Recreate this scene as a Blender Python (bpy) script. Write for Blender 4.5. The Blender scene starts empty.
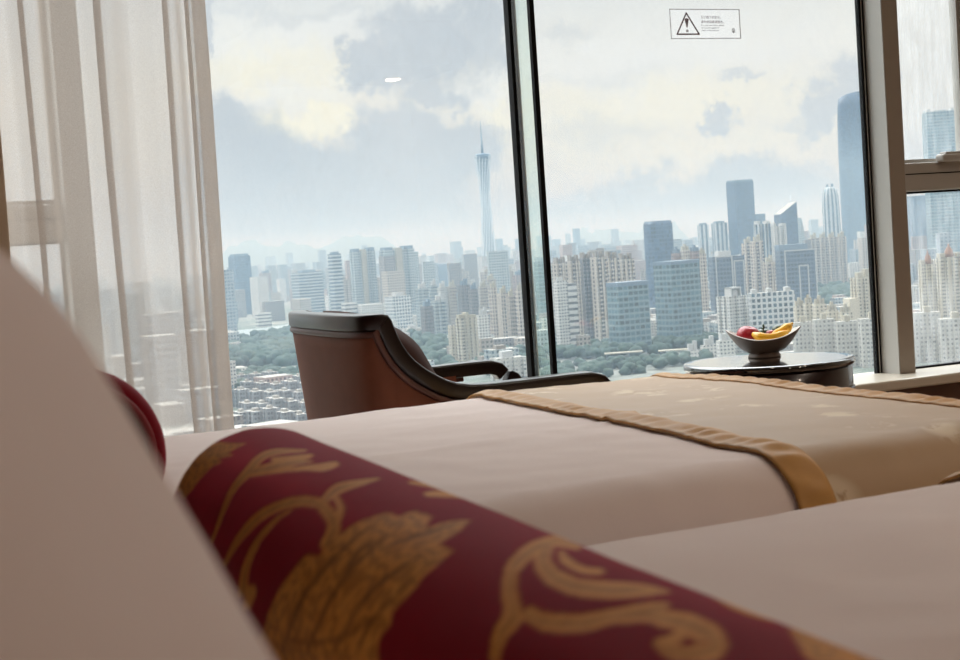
import bpy, bmesh, math, random
import numpy as np
from mathutils import Vector, Matrix, noise
rnd = random.Random(7)
SC = bpy.context.scene
COL = SC.collection
PI = math.pi

# ------------------------------------------------------------------ camera maths
FPX = 1500.0
YAW, ROLL, PITCH, CZ = math.radians(24), math.radians(3.85), math.atan(80.8 / 1500.0), 0.9
fw = np.array([math.sin(YAW) * math.cos(PITCH), math.cos(YAW) * math.cos(PITCH), -math.sin(PITCH)])
r0 = np.array([math.cos(YAW), -math.sin(YAW), 0.0])
u0 = np.cross(r0, fw)
CR = math.cos(ROLL) * r0 - math.sin(ROLL) * u0
CU = math.sin(ROLL) * r0 + math.cos(ROLL) * u0
CP = np.array([0, 0, CZ])

def ray(x, y):
    return fw + CR * ((x - 480) / FPX) + CU * ((330 - y) / FPX)
def proj(p):
    d = np.asarray(p, float) - CP
    z = d @ fw
    return 480 + FPX * (d @ CR) / z, 330 - FPX * (d @ CU) / z, z
def onY(x, y, Y):
    d = ray(x, y); return CP + d * (Y / d[1])
def onZ(x, y, Z):
    d = ray(x, y); return CP + d * ((Z - CZ) / d[2])
def azel(x, y):
    d = ray(x, y)
    return math.atan2(d[0], d[1]), math.atan2(d[2], math.hypot(d[0], d[1]))
def horizon(x):
    return 249.2 - math.tan(ROLL) * (x - 480)

cam = bpy.data.cameras.new('camera')
cam.sensor_width = 36; cam.lens = FPX / 960 * 36
cam.clip_start = 0.02; cam.clip_end = 40000
cam.dof.use_dof = True; cam.dof.focus_distance = 5.0; cam.dof.aperture_fstop = 15.5
co = bpy.data.objects.new('camera', cam); COL.objects.link(co)
M = Matrix((( CR[0], CU[0], -fw[0], 0), (CR[1], CU[1], -fw[1], 0), (CR[2], CU[2], -fw[2], CZ), (0, 0, 0, 1)))
co.matrix_world = M
SC.camera = co
SC.view_settings.view_transform = 'Standard'
SC.view_settings.look = 'None'
SC.view_settings.gamma = 1
SC.view_settings.use_curve_mapping = False
SC.view_settings.exposure = 0.0

# ------------------------------------------------------------------ node helpers
def lin(c):
    return tuple(((v / 255) / 12.92 if v / 255 <= .04045 else (((v / 255) + .055) / 1.055) ** 2.4) for v in c[:3]) + (1,)

class NT:
    def __init__(s, tree): s.t = tree; s.n = tree.nodes; s.l = tree.links
    def new(s, typ, **kw):
        n = s.n.new(typ)
        for k, v in kw.items(): setattr(n, k, v)
        return n
    def put(s, sock, v):
        if v is None: return
        if hasattr(v, 'is_output') and v.is_output: s.l.new(v, sock)
        else:
            try: sock.default_value = v
            except Exception: sock.default_value = (v, v, v) if len(sock.default_value) == 3 else (v, v, v, 1)
    def math(s, op, a, b=None, c=None, clamp=False):
        n = s.new('ShaderNodeMath', operation=op, use_clamp=clamp)
        s.put(n.inputs[0], a); s.put(n.inputs[1], b); s.put(n.inputs[2], c)
        return n.outputs[0]
    def mix(s, f, a, b):
        n = s.new('ShaderNodeMix', data_type='RGBA')
        s.put(n.inputs[0], f); s.put(n.inputs[6], a); s.put(n.inputs[7], b)
        return n.outputs[2]
    def noise(s, vec, scale, detail=3, rough=.5, dist=0.0, col=False):
        n = s.new('ShaderNodeTexNoise')
        s.put(n.inputs['Vector'], vec)
        n.inputs['Scale'].default_value = scale; n.inputs['Detail'].default_value = detail
        n.inputs['Roughness'].default_value = rough; n.inputs['Distortion'].default_value = dist
        return n.outputs[1 if col else 0]
    def ramp(s, f, stops):
        n = s.new('ShaderNodeValToRGB'); e = n.color_ramp.elements
        while len(e) < len(stops): e.new(.5)
        for i, (p, c) in enumerate(stops): e[i].position = p; e[i].color = c
        s.put(n.inputs[0], f); return n.outputs[0]
    def mapr(s, v, a, b, c=0.0, d=1.0, smooth=False):
        n = s.new('ShaderNodeMapRange')
        if smooth: n.interpolation_type = 'SMOOTHSTEP'
        s.put(n.inputs[0], v)
        for i, q in enumerate((a, b, c, d)): s.put(n.inputs[i + 1], q)
        return n.outputs[0]
    def vscale(s, vec, xyz):
        n = s.new('ShaderNodeVectorMath', operation='MULTIPLY'); s.put(n.inputs[0], vec); n.inputs[1].default_value = xyz
        return n.outputs[0]
    def obj(s): return s.new('ShaderNodeTexCoord').outputs['Object']
    def pos(s): return s.new('ShaderNodeNewGeometry').outputs['Position']
    def attr(s, name): return s.new('ShaderNodeAttribute', attribute_name=name)
    def bump(s, h, strength=.3, dist=.01):
        n = s.new('ShaderNodeBump'); n.inputs['Strength'].default_value = strength; n.inputs['Distance'].default_value = dist
        s.put(n.inputs['Height'], h); return n.outputs[0]

def newmat(name):
    m = bpy.data.materials.new(name); m.use_nodes = True
    nt = NT(m.node_tree)
    return m, nt, nt.n['Principled BSDF'], nt.n['Material Output']

def pbr(name, col, rough=.5, metal=0, spec=.5, noise_scale=None, var=.12, bump=None, bdist=.002, sheen=0, coat=0):
    m, nt, b, o = newmat(name)
    c = lin(col)
    b.inputs['Roughness'].default_value = rough; b.inputs['Metallic'].default_value = metal
    b.inputs['Specular IOR Level'].default_value = spec
    if sheen:
        b.inputs['Sheen Weight'].default_value = sheen; b.inputs['Sheen Roughness'].default_value = .5
    if coat:
        b.inputs['Coat Weight'].default_value = coat; b.inputs['Coat Roughness'].default_value = .08
    sc = noise_scale or 20
    n = nt.noise(nt.obj(), sc, 4, .6)
    lo = tuple(v * (1 - var) for v in c[:3]) + (1,); hi = tuple(min(1, v * (1 + var)) for v in c[:3]) + (1,)
    nt.put(b.inputs['Base Color'], nt.mix(n, lo, hi))
    if bump:
        nb = nt.noise(nt.obj(), bump, 3, .6)
        nt.put(b.inputs['Normal'], nt.bump(nb, .4, bdist))
    return m

# ------------------------------------------------------------------ object helpers
def tag(o, label=None, cat=None, group=None, kind=None):
    if label: o['label'] = label
    if cat: o['category'] = cat
    if group: o['group'] = group
    if kind: o['kind'] = kind
    return o
def empty(name, loc=(0, 0, 0), rz=0.0):
    o = bpy.data.objects.new(name, None); COL.objects.link(o)
    o.empty_display_size = .1; o.location = loc; o.rotation_euler = (0, 0, rz)
    return o
def meshobj(name, verts, faces, mat=None, parent=None, smooth=False, uvs=None, mats=None, midx=None, loc=None):
    me = bpy.data.meshes.new(name)
    me.from_pydata([tuple(map(float, v)) for v in verts], [], faces)
    for m in (mats or ([mat] if mat else [])): me.materials.append(m)
    if midx is not None: me.polygons.foreach_set('material_index', midx)
    if uvs is not None:
        l = me.uv_layers.new(name='UVMap'); flat = [c for f in uvs for uv in f for c in uv]
        l.data.foreach_set('uv', flat)
    if smooth: me.polygons.foreach_set('use_smooth', [True] * len(me.polygons))
    me.update()
    o = bpy.data.objects.new(name, me); COL.objects.link(o)
    if parent: o.parent = parent
    if loc is not None: o.location = loc
    return o
def bmobj(name, bm, mat=None, parent=None, smooth=False, loc=None):
    bmesh.ops.recalc_face_normals(bm, faces=bm.faces[:])
    me = bpy.data.meshes.new(name); bm.to_mesh(me); bm.free()
    if mat: me.materials.append(mat)
    if smooth: me.polygons.foreach_set('use_smooth', [True] * len(me.polygons))
    o = bpy.data.objects.new(name, me); COL.objects.link(o)
    if parent: o.parent = parent
    if loc is not None: o.location = loc
    return o
def bm_box(bm, lo, hi, bev=0.0, seg=2):
    lo = Vector(lo); hi = Vector(hi)
    r = bmesh.ops.create_cube(bm, size=1.0)
    vs = r['verts']
    for v in vs: v.co = Vector(((lo[i] + hi[i]) / 2 + v.co[i] * (hi[i] - lo[i])) for i in range(3))
    if bev:
        es = list({e for v in vs for e in v.link_edges})
        bmesh.ops.bevel(bm, geom=es, offset=bev, segments=seg, profile=.5, affect='EDGES')
def box(name, lo, hi, mat, parent=None, bev=0.0, seg=2, smooth=False):
    c = Vector([(a + b) / 2 for a, b in zip(lo, hi)])
    bm = bmesh.new(); bm_box(bm, Vector(lo) - c, Vector(hi) - c, bev, seg)
    return bmobj(name, bm, mat, parent, smooth, loc=c)
def tube(name, pts, rad, mat, parent=None, n=10, cap=True):
    """round tube through pts, rad a number or a list"""
    pts = [Vector(p) for p in pts]; vs = []; fs = []
    rs = rad if isinstance(rad, (list, tuple)) else [rad] * len(pts)
    up = Vector((0, 0, 1))
    for i, p in enumerate(pts):
        t = (pts[min(i + 1, len(pts) - 1)] - pts[max(i - 1, 0)]).normalized()
        a = t.cross(up)
        if a.length < 1e-3: a = t.cross(Vector((1, 0, 0)))
        a.normalize(); b = a.cross(t)
        for k in range(n):
            an = 2 * PI * k / n
            vs.append(p + (a * math.cos(an) + b * math.sin(an)) * rs[i])
    for i in range(len(pts) - 1):
        for k in range(n):
            fs.append((i * n + k, i * n + (k + 1) % n, (i + 1) * n + (k + 1) % n, (i + 1) * n + k))
    if cap:
        fs.append(tuple(range(n))[::-1]); fs.append(tuple((len(pts) - 1) * n + k for k in range(n)))
    return meshobj(name, vs, fs, mat, parent, smooth=True)
def lathe(name, prof, mat, parent=None, n=48, loc=None, smooth=True):
    vs = []; fs = []
    for (r, z) in prof:
        for k in range(n):
            a = 2 * PI * k / n; vs.append((r * math.cos(a), r * math.sin(a), z))
    for i in range(len(prof) - 1):
        for k in range(n):
            fs.append((i * n + k, i * n + (k + 1) % n, (i + 1) * n + (k + 1) % n, (i + 1) * n + k))
    fs.append(tuple(range(n))[::-1]); fs.append(tuple((len(prof) - 1) * n + k for k in range(n)))
    return meshobj(name, vs, fs, mat, parent, smooth=smooth, loc=loc)
def grid(name, P, mat, parent=None, smooth=True, closed_v=False):
    """P: array (n, m, 3)"""
    n, m = len(P), len(P[0])
    vs = [p for row in P for p in row]; fs = []
    for i in range(n - 1):
        for j in range(m if closed_v else m - 1):
            j2 = (j + 1) % m
            fs.append((i * m + j, i * m + j2, (i + 1) * m + j2, (i + 1) * m + j))
    return meshobj(name, vs, fs, mat, parent, smooth=smooth)
def copy_tree(o, parent=None):
    c = o.copy(); COL.objects.link(c); c.parent = parent
    for ch in list(o.children): copy_tree(ch, c)
    return c
def fbm(x, y, z=0.0, o=4):
    return noise.fractal(Vector((x, y, z)), 1.0, 2.0, o)

# ------------------------------------------------------------------ world: overcast evening sky
def build_world():
    w = bpy.data.worlds.new('sky'); SC.world = w; w.use_nodes = True
    nt = NT(w.node_tree); nt.n.clear()
    out = nt.new('ShaderNodeOutputWorld'); bg = nt.new('ShaderNodeBackground')
    d = nt.new('ShaderNodeTexCoord').outputs['Generated']
    sp = nt.new('ShaderNodeSeparateXYZ'); nt.put(sp.inputs[0], d)
    az = nt.math('ARCTAN2', sp.outputs[0], sp.outputs[1])
    el = nt.math('ARCSINE', sp.outputs[2])
    # billowing distortion of the cloud outlines
    nz = nt.noise(d, 30, 9, .68, col=True)
    sn = nt.new('ShaderNodeSeparateColor'); nt.put(sn.inputs[0], nz)
    az2 = nt.math('MULTIPLY_ADD', nt.math('SUBTRACT', sn.outputs[0], .5), .085, az)
    el2 = nt.math('MULTIPLY_ADD', nt.math('SUBTRACT', sn.outputs[1], .5), .07, el)
    nz2 = nt.noise(d, 9, 5, .6)
    def blob(px, py, rx, ry, soft=.5):
        a, e = azel(px, py)
        ra, re = rx / FPX, ry / FPX
        u = nt.math('DIVIDE', nt.math('SUBTRACT', az2, a), ra)
        v = nt.math('DIVIDE', nt.math('SUBTRACT', el2, e), re)
        r = nt.math('SQRT', nt.math('ADD', nt.math('MULTIPLY', u, u), nt.math('MULTIPLY', v, v)))
        return nt.mapr(r, 1 + soft, 1 - soft, 0, 1, True)
    def union(bl):
        m = None
        for b in bl:
            k = blob(*b[:5]); k = nt.math('MULTIPLY', k, b[5] if len(b) > 5 else 1.0)
            m = k if m is None else nt.math('MAXIMUM', m, k)
        return m
    deg = math.radians
    base = nt.ramp(nt.mapr(el, deg(-2), deg(12)), [
        (0.0, lin((212, 204, 198))), (.15, lin((218, 209, 202))), (.24, lin((224, 217, 210))),
        (.40, lin((232, 229, 220))), (.62, lin((238, 236, 227))), (.85, lin((226, 230, 230))), (1.0, lin((222, 227, 229)))])
    yel = union([(305, 120, 48, 18, .35), (255, 62, 60, 26, .8, .75), (318, 85, 40, 26, .8, .6), (412, 116, 14, 9, .6, .9), (470, 82, 30, 20, .8, .6),
                 (503, 118, 20, 26, .8, .8), (650, 105, 150, 26, .9, .6), (700, 155, 130, 26, .9, .5), (590, 150, 60, 30, .9, .4)])
    c = nt.mix(yel, base, lin((252, 247, 224)))
    white = union([(660, 55, 160, 26, .9, .6), (480, 88, 30, 14, .8, .7), (270, 36, 100, 18, .9, .6), (290, 92, 70, 10, .9, .5)])
    c = nt.mix(white, c, lin((241, 243, 242)))
    dark = union([(425, 48, 62, 44, .3, .95), (368, 66, 26, 26, .3), (478, 36, 26, 46, .4, .85), (430, 96, 40, 18, .4, .9), (395, 140, 50, 34, .3, .9), (440, 155, 66, 38, .3, .9), (360, 190, 130, 50, .4, .9),
                  (242, 168, 66, 66, .3, .95), (222, 130, 36, 34, .3, .9), (310, 175, 60, 34, .3, .9), (300, 215, 130, 40, .5, .9), (203, 26, 12, 22, .4, .7), (440, 205, 70, 30, .6, .6), (320, 12, 90, 8, .8, .3),
                  (718, 115, 21, 12, .35, .95), (746, 77, 26, 7, .5, .7), (828, 110, 34, 22, .3, .9), (852, 80, 34, 30, .35, .9), (790, 124, 18, 8, .5, .5),
                  (735, 194, 105, 30, .35, .95), (650, 192, 50, 20, .4, .8), (620, 216, 120, 24, .6, .85), (570, 28, 30, 8, .8, .35), (595, 130, 45, 16, .7, .3), (610, 75, 60, 8, .9, .2),
                  (930, 70, 40, 60, .8, .3), (930, 160, 60, 40, .8, .4)])
    shade = nt.mix(nt.mapr(nz2, .35, .68), lin((182, 192, 202)), lin((201, 207, 213)))
    low = nt.mapr(el, deg(0), deg(5), 1, 0)
    shade = nt.mix(nt.math('MULTIPLY', low, .55), shade, lin((190, 203, 212)))
    fade = nt.mapr(el, deg(.35), deg(1.3), 0, 1, True)
    c = nt.mix(nt.math('MULTIPLY', nt.math('MULTIPLY', dark, .93), fade), c, shade)
    # thin texture everywhere
    fine = nt.noise(d, 40, 6, .65)
    c = nt.mix(nt.mapr(fine, .4, .75, 0, .12), c, lin((205, 212, 218)))
    # brighter towards the zenith, as an overcast sky is
    front = nt.mapr(sp.outputs[1], -.15, .45, SKY_BACK, SKY_TOP, True)     # the bright side of the sky is out over the city
    k = nt.math('MULTIPLY_ADD', nt.mapr(el, deg(13), deg(46), 0.0, 1.0, True), nt.math('SUBTRACT', front, 1.0), 1.0)
    vm = nt.new('ShaderNodeVectorMath', operation='SCALE'); nt.put(vm.inputs[0], c); nt.put(vm.inputs['Scale'], k)
    nt.put(bg.inputs[0], vm.outputs[0]); bg.inputs[1].default_value = SKY_STR
    nt.l.new(bg.outputs[0], out.inputs[0])
SKY_TOP, SKY_BACK, SKY_STR = 11.0, 3.2, 1.06
LAMP_W = 12.0
HAZE_D, HAZE_COL, HAZE_ABS, HAZE_ABSCOL, HAZE_TOP = 1 / 6400, (.56, .80, 1, 1), 1 / 12500, (.46, .22, .0, 1), 170
build_world()
# ================================================================== ROOM
WY = 3.63          # glass plane
SILL = 0.447
X0, X1, YB, CEIL = -0.47, 5.1, -5.4, 2.78
M_wall = pbr('wall_plaster', (205, 190, 170), .85, bump=300, bdist=.0006)
M_ceil = pbr('ceiling_paint', (232, 226, 216), .9)
M_carpet = pbr('carpet', (120, 92, 70), .95, noise_scale=60, var=.3, bump=400, bdist=.003)
M_wood = pbr('dark_wood_panel', (92, 58, 38), .45, noise_scale=8, var=.25)
M_sill = pbr('sill_stone', (206, 196, 180), .28, noise_scale=30, var=.06)
M_alu = pbr('grey_aluminium', (176, 172, 166), .42, metal=.1, var=.03)
M_brown = pbr('brown_aluminium', (158, 146, 134), .5, metal=.1, var=.04)
M_black = pbr('black_gasket', (12, 11, 12), .6, spec=.12, var=.1)

def glass_mat(name, tint, gl=(1, 1, 1)):
    m, nt, b, o = newmat(name); nt.n.remove(b)
    tr = nt.new('ShaderNodeBsdfTransparent'); tr.inputs[0].default_value = tint + (1,)
    g = nt.new('ShaderNodeBsdfGlossy'); g.inputs['Roughness'].default_value = 0.0; g.inputs[0].default_value = gl + (1,)
    lw = nt.new('ShaderNodeLayerWeight'); lw.inputs[0].default_value = .5
    fr = nt.math('MULTIPLY_ADD', nt.math('POWER', lw.outputs['Facing'], 5), .96, .04)
    mx = nt.new('ShaderNodeMixShader'); nt.put(mx.inputs[0], fr)
    nt.l.new(tr.outputs[0], mx.inputs[1]); nt.l.new(g.outputs[0], mx.inputs[2]); nt.l.new(mx.outputs[0], o.inputs[0])
    return m, nt, mx, o
M_glass, nt, mx, o = glass_mat('window_glass', (.985, .99, .988))
# a faint film of dried rain on the outside
df = nt.new('ShaderNodeBsdfTranslucent'); df.inputs[0].default_value = (.8, .84, .88, 1)
m2 = nt.new('ShaderNodeMixShader'); nt.put(m2.inputs[0], nt.mapr(nt.noise(nt.vscale(nt.obj(), (60, 1, 25)), 1, 4, .65), .35, .75, .008, .028))
nt.l.new(mx.outputs[0], m2.inputs[1]); nt.l.new(df.outputs[0], m2.inputs[2]); nt.l.new(m2.outputs[0], o.inputs[0])
M_fin, *_ = glass_mat('fin_glass', (.90, .95, .925))
# rain-dusty glass of the opening light on the far side of the column
M_dirty, nt, mx, o = glass_mat('dusty_glass', (.975, .98, .98))
df = nt.new('ShaderNodeBsdfTranslucent'); df.inputs[0].default_value = (.9, .9, .9, 1)
st = nt.noise(nt.vscale(nt.obj(), (90, 1, 6)), 1.0, 5, .7)
hz = nt.noise(nt.obj(), 5, 3, .6)
m2 = nt.new('ShaderNodeMixShader')
nt.put(m2.inputs[0], nt.math('MULTIPLY', nt.mapr(st, .45, .8, .02, .3), nt.mapr(hz, .3, .7, .4, 1)))
nt.l.new(mx.outputs[0], m2.inputs[1]); nt.l.new(df.outputs[0], m2.inputs[2]); nt.l.new(m2.outputs[0], o.inputs[0])

def struct(o): o['kind'] = 'structure'; return o
T = .12
struct(box('floor', (X0 - T, YB - T, -.12), (X1 + T, WY + .08, 0), M_carpet))
struct(box('ceiling', (X0 - T, YB - T, CEIL), (X1 + T, WY + .08, CEIL + .12), M_ceil))
M_panel = pbr('headboard_wall_wood', (84, 56, 42), .55, noise_scale=6, var=.25)
struct(box('wall_left', (X0 - T, YB - T, 0), (X0, WY + .08, CEIL), M_panel))
struct(box('wall_right', (X1, YB - T, 0), (X1 + T, WY + .08, CEIL), M_wall))
struct(box('wall_back', (X0, YB - T, 0), (X1, YB, CEIL), M_wall))
w = struct(box('wall_front', (X0, WY - .03, 0), (X1, WY + .08, SILL - .03), M_wall))
def world_of(o):
    return (world_of(o.parent) @ o.matrix_basis) if o.parent else o.matrix_basis.copy()
def child_of(o, p):
    """parent o under p, keeping where it stands"""
    w_ = world_of(o); o.parent = p
    o.matrix_basis = world_of(p).inverted() @ w_
    return o
sp_ = box('sill_panel', (X0, WY - .165, 0.0), (X1, WY - .031, SILL - .032), M_wood)
child_of(sp_, w)
struct(box('trim_1', (X0, WY - .205, SILL - .03), (X1, WY + .05, SILL), M_sill, bev=.006)); bpy.data.objects['trim_1']['label'] = 'pale stone window sill'
WTOP = 2.62
struct(box('trim_2', (X0, WY - .1, WTOP), (X1, WY + .08, CEIL), M_wall))
# the two columns between the fixed glazing and the opening lights: window light painted in, reveals paler than the backlit fronts
def column(name, xa, xb):
    c = struct(empty(name, ((xa + xb) / 2, WY - .05, SILL)))
    a = box('column_face', (xa, WY - .088, SILL), (xb, WY + .012, WTOP), M_brown, bev=.0015); child_of(a, c)
    for x in (xa - .0025, xb):
        s = box('column_side', (x, WY - .0865, SILL), (x + .0025, WY + .011, WTOP), M_alu); child_of(s, c)
column('trim_3', 2.9295, 2.984)
column('trim_4', .56, .615)
# windows -------------------------------------------------------------
def window(n, xa, xb, za, zb, glass, frame=None, fw_=.0, depth=.05, yoff=0):
    r = struct(empty('window_%d' % n, ((xa + xb) / 2, WY + yoff, za)))
    g = box('pane', (xa + fw_ * .5, WY + yoff - .005, za + fw_ * .5), (xb - fw_ * .5, WY + yoff + .005, zb - fw_ * .5), glass); child_of(g, r)
    if frame:
        bm = bmesh.new()
        y0, y1 = WY + yoff - depth / 2, WY + yoff + depth / 2
        bm_box(bm, (xa, y0, za), (xa + fw_, y1, zb)); bm_box(bm, (xb - fw_, y0, za), (xb, y1, zb))
        bm_box(bm, (xa + fw_, y0, za), (xb - fw_, y1, za + fw_)); bm_box(bm, (xa + fw_, y0, zb - fw_), (xb - fw_, y1, zb))
        f = bmobj('frame', bm, frame); child_of(f, r)
    return r
w1 = window(1, .6175, 1.757, SILL, WTOP, M_glass)
w2 = window(2, 1.757, 2.909, SILL, WTOP, M_glass)
# black joint, glass fin and its black edge
bars = box('glazing_bar', (1.7495, WY - .022, SILL), (1.7685, WY + .006, WTOP), M_black); child_of(bars, w1)
gb2 = box('glazing_edge', (1.7687, WY - .018, SILL), (1.774, WY + .006, WTOP), M_alu); child_of(gb2, w1)
fin = box('glass_fin', (1.7545, WY - .128, SILL), (1.7645, WY - .02, WTOP), M_fin); child_of(fin, w1)
fe = box('fin_edge', (1.753, WY - .142, SILL), (1.766, WY - .127, WTOP), M_black); child_of(fe, w1)
seal = box('glazing_seal', (2.909, WY - .008, SILL), (2.917, WY + .008, WTOP), M_black); child_of(seal, w2)
seal2 = box('glazing_edge', (2.917, WY - .010, SILL), (2.919, WY + .008, WTOP), M_alu); child_of(seal2, w2)
seal3 = box('glazing_seal', (2.919, WY - .008, SILL), (2.9268, WY + .008, WTOP), M_black); child_of(seal3, w2)
M_tran = pbr('grey_transom_aluminium', (174, 168, 161), .5, var=.03)
# opening lights right and left
for n, (xa, xb) in ((3, (2.9865, 3.285)), (5, (X0, .5575))):
    wl = window(n, xa, xb, SILL, .985, M_dirty if n == 3 else M_glass, M_black, .006, .02)
    wu = window(n + 1, xa, xb, 1.07, WTOP, M_dirty if n == 3 else M_glass, M_alu, .012, .03)
    t = struct(box('trim_%d' % (5 if n == 3 else 6), (xa, WY - .05, .985), (xb, WY + .012, 1.07), M_tran, bev=.004))
    gr = box('groove', (xa, WY - .0515, 1.035), (xb, WY - .0495, 1.038), M_black); child_of(gr, t)
    if n == 3:
        h = box('window_handle', (3.135, WY - .085, 1.068), (3.238, WY - .045, 1.092), M_tran, bev=.008, seg=3); child_of(h, wu)
        h2 = box('handle_base', (3.15, WY - .08, 1.088), (3.22, WY - .05, 1.098), M_tran, bev=.003); child_of(h2, h)
struct(box('trim_7', (3.285, WY - .03, SILL), (3.40, WY + .02, WTOP), M_brown, bev=.002))
window(7, 3.40, X1 - .06, SILL, WTOP, M_glass, M_brown, .03, .03)
struct(box('trim_8', (X1 - .06, WY - .06, SILL), (X1, WY + .02, WTOP), M_brown))
# --- warning notice on the glass
M_film, nt, b, o = newmat('frosted_film'); nt.n.remove(b)
tr = nt.new('ShaderNodeBsdfTransparent'); tl = nt.new('ShaderNodeBsdfTranslucent'); tl.inputs[0].default_value = (.62, .58, .60, 1)
mx = nt.new('ShaderNodeMixShader'); mx.inputs[0].default_value = .07
nt.l.new(tr.outputs[0], mx.inputs[1]); nt.l.new(tl.outputs[0], mx.inputs[2]); nt.l.new(mx.outputs[0], o.inputs[0])
def ink(name, col, op):
    m, nt, b, o = newmat(name); b.inputs['Base Color'].default_value = lin(col); b.inputs['Alpha'].default_value = op
    return m
M_ink = ink('notice_ink', (120, 64, 76), .7); M_ink2 = ink('notice_ink_grey', (126, 106, 112), .5)
YN = WY - .0065
def npt(x, y, off=0): return onY(x, y, YN - off)
cor = [npt(669, 10.5), npt(739, 7.5), npt(741, 37.5), npt(671, 40.5)]
A_, B_, D_ = cor[0], cor[1], cor[3]
nx = np.mean([cor[0][0], cor[3][0]]); nX = np.mean([cor[1][0], cor[2][0]]); nzt = np.mean([A_[2], B_[2]]); nzb = np.mean([cor[2][2], cor[3][2]])
NW, NH = nX - nx, nzt - nzb
notice = empty('warning_notice', (nx, YN, nzb))
tag(notice, 'frosted warning notice with exclamation triangle stuck high on the window glass', 'notice')
def nbox(bm, u0_, v0_, u1_, v1_, off=.0006, th=.0006):   # u,v in 0..1 of the notice
    bm_box(bm, (u0_ * NW, -off - th, v0_ * NH), (u1_ * NW, -off, v1_ * NH))
bm = bmesh.new(); nbox(bm, 0, 0, 1, 1, 0, .0006); bmobj('film', bm, M_film, notice)
bm = bmesh.new(); e = .012; ea = e * NW / NH
for q in ((0, 0, 1, ea), (0, 1 - ea, 1, 1), (0, ea, e, 1 - ea), (1 - e, ea, 1, 1 - ea)): nbox(bm, *q)
bmobj('border_line', bm, M_ink2, notice)
def bar(bm, p, q, wd):
    p = Vector((p[0] * NW, 0, p[1] * NH)); q = Vector((q[0] * NW, 0, q[1] * NH)); d = (q - p).normalized(); n_ = Vector((-d.z, 0, d.x)) * wd / 2
    p -= d * wd * .4; q += d * wd * .4
    a = [bm.verts.new(v + Vector((0, y, 0))) for y in (-.0007, -.0013) for v in (p + n_, q + n_, q - n_, p - n_)]
    bm.faces.new(a[:4]); bm.faces.new(a[4:][::-1])
    for i in range(4): bm.faces.new((a[i], a[4 + i], a[4 + (i + 1) % 4], a[(i + 1) % 4]))
bm = bmesh.new(); tw = .0045
for p, q in (((.09, .16), (.40, .16)), ((.40, .16), (.235, .86)), ((.235, .86), (.09, .16))): bar(bm, p, q, tw)
bmobj('triangle', bm, M_ink, notice)
bm = bmesh.new()
vs = [bm.verts.new((u * NW, y, v * NH)) for y in (-.0007, -.0013) for u, v in ((.205, .66), (.235, .70), (.265, .66), (.242, .38), (.228, .38))]
bm.faces.new(vs[:5]); bm.faces.new(vs[5:][::-1])
for i in range(5): bm.faces.new((vs[i], vs[5 + i], vs[5 + (i + 1) % 5], vs[(i + 1) % 5]))
r = bmesh.ops.create_circle(bm, cap_ends=True, radius=.0045, segments=14)
for v in r['verts']: v.co = Vector((.236 * NW + v.co.x, -.001, .27 * NH + v.co.y))
bmobj('exclamation_mark', bm, M_ink, notice)
def text(name, body, u, v, size, mat, parent):
    cu = bpy.data.curves.new(name, 'FONT'); cu.body = body; cu.size = size; cu.extrude = .0002
    tmp = bpy.data.objects.new('tmp', cu); COL.objects.link(tmp)
    dg = bpy.context.evaluated_depsgraph_get(); me = bpy.data.meshes.new_from_object(tmp.evaluated_get(dg))
    bpy.data.objects.remove(tmp); bpy.data.curves.remove(cu)
    me.materials.clear(); me.materials.append(mat)
    o = bpy.data.objects.new(name, me); COL.objects.link(o); o.parent = parent
    o.location = (u * NW, -.0011, v * NH); o.rotation_euler = (PI / 2, 0, 0)
    return o
CS = .335 * NW / 8.6
text('lettering', '为了阁下的安全，', .435, .68, CS, M_ink, notice)
text('lettering', '请勿倚靠玻璃窗台。', .435, .53, CS, M_ink, notice)
for i, s in enumerate(('For your own safety, please', 'do not lean against or', 'climb on the window.')):
    text('lettering', s, .437, .43 - i * .085, CS * .74, M_ink2, notice)
bm = bmesh.new()
r = bmesh.ops.create_circle(bm, cap_ends=True, radius=.0062, segments=16)
for v in r['verts']: v.co = Vector((.895 * NW + v.co.x, -.001, .29 * NH + v.co.y))
nbox(bm, .888, .19, .902, .26, .0007); nbox(bm, .87, .215, .92, .235, .0007)
bmobj('emblem', bm, M_ink2, notice)

# ------------------------------------------------------------------ lamps
M_lamp, nt, b, o = newmat('lamp_diffuser')
b.inputs['Emission Color'].default_value = (1, .80, .58, 1); b.inputs['Emission Strength'].default_value = 25
M_trimw = pbr('lamp_trim', (235, 232, 226), .4)
spots = [(2.7, -.3), (1.5, 1.9), (3.0, 1.1), (1.7, -1.2), (4.75, -4.9)]
SOFF = 2.42     # dropped ceiling over the entry at the back of the room
struct(box('trim_9', (3.4, YB, SOFF), (X1, -4.1, CEIL), M_ceil))
for i, (x, y) in enumerate(spots):
    cl = empty('ceiling_light', (x, y, (CEIL if y > -4 else SOFF) - .001))
    if y < -4: cl.scale = (1.4, 1.4, 1.4)
    tag(cl, 'small round recessed downlight in the pale ceiling', 'ceiling light', 'recessed downlights')
    lathe('trim_ring', [(.048, 0), (.062, 0), (.06, -.008), (.05, -.008), (.048, -.004)], M_trimw, cl, 32)
    lathe('diffuser', [(.047, 0), (.045, -.010), (.036, -.016), (.02, -.019), (.001, -.020)], M_lamp, cl, 32)
    if y < -4: continue
    ld = bpy.data.lights.new('lamp', 'SPOT'); ld.energy = LAMP_W * (3.2, .7, 2.8, 2.2, 1.0)[i]; ld.color = (1, .84, .70); ld.spot_size = math.radians(165); ld.spot_blend = .8; ld.shadow_soft_size = .05
    lo_ = bpy.data.objects.new('lamp', ld); COL.objects.link(lo_); lo_.parent = cl; lo_.location = (0, 0, -.07)

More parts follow.
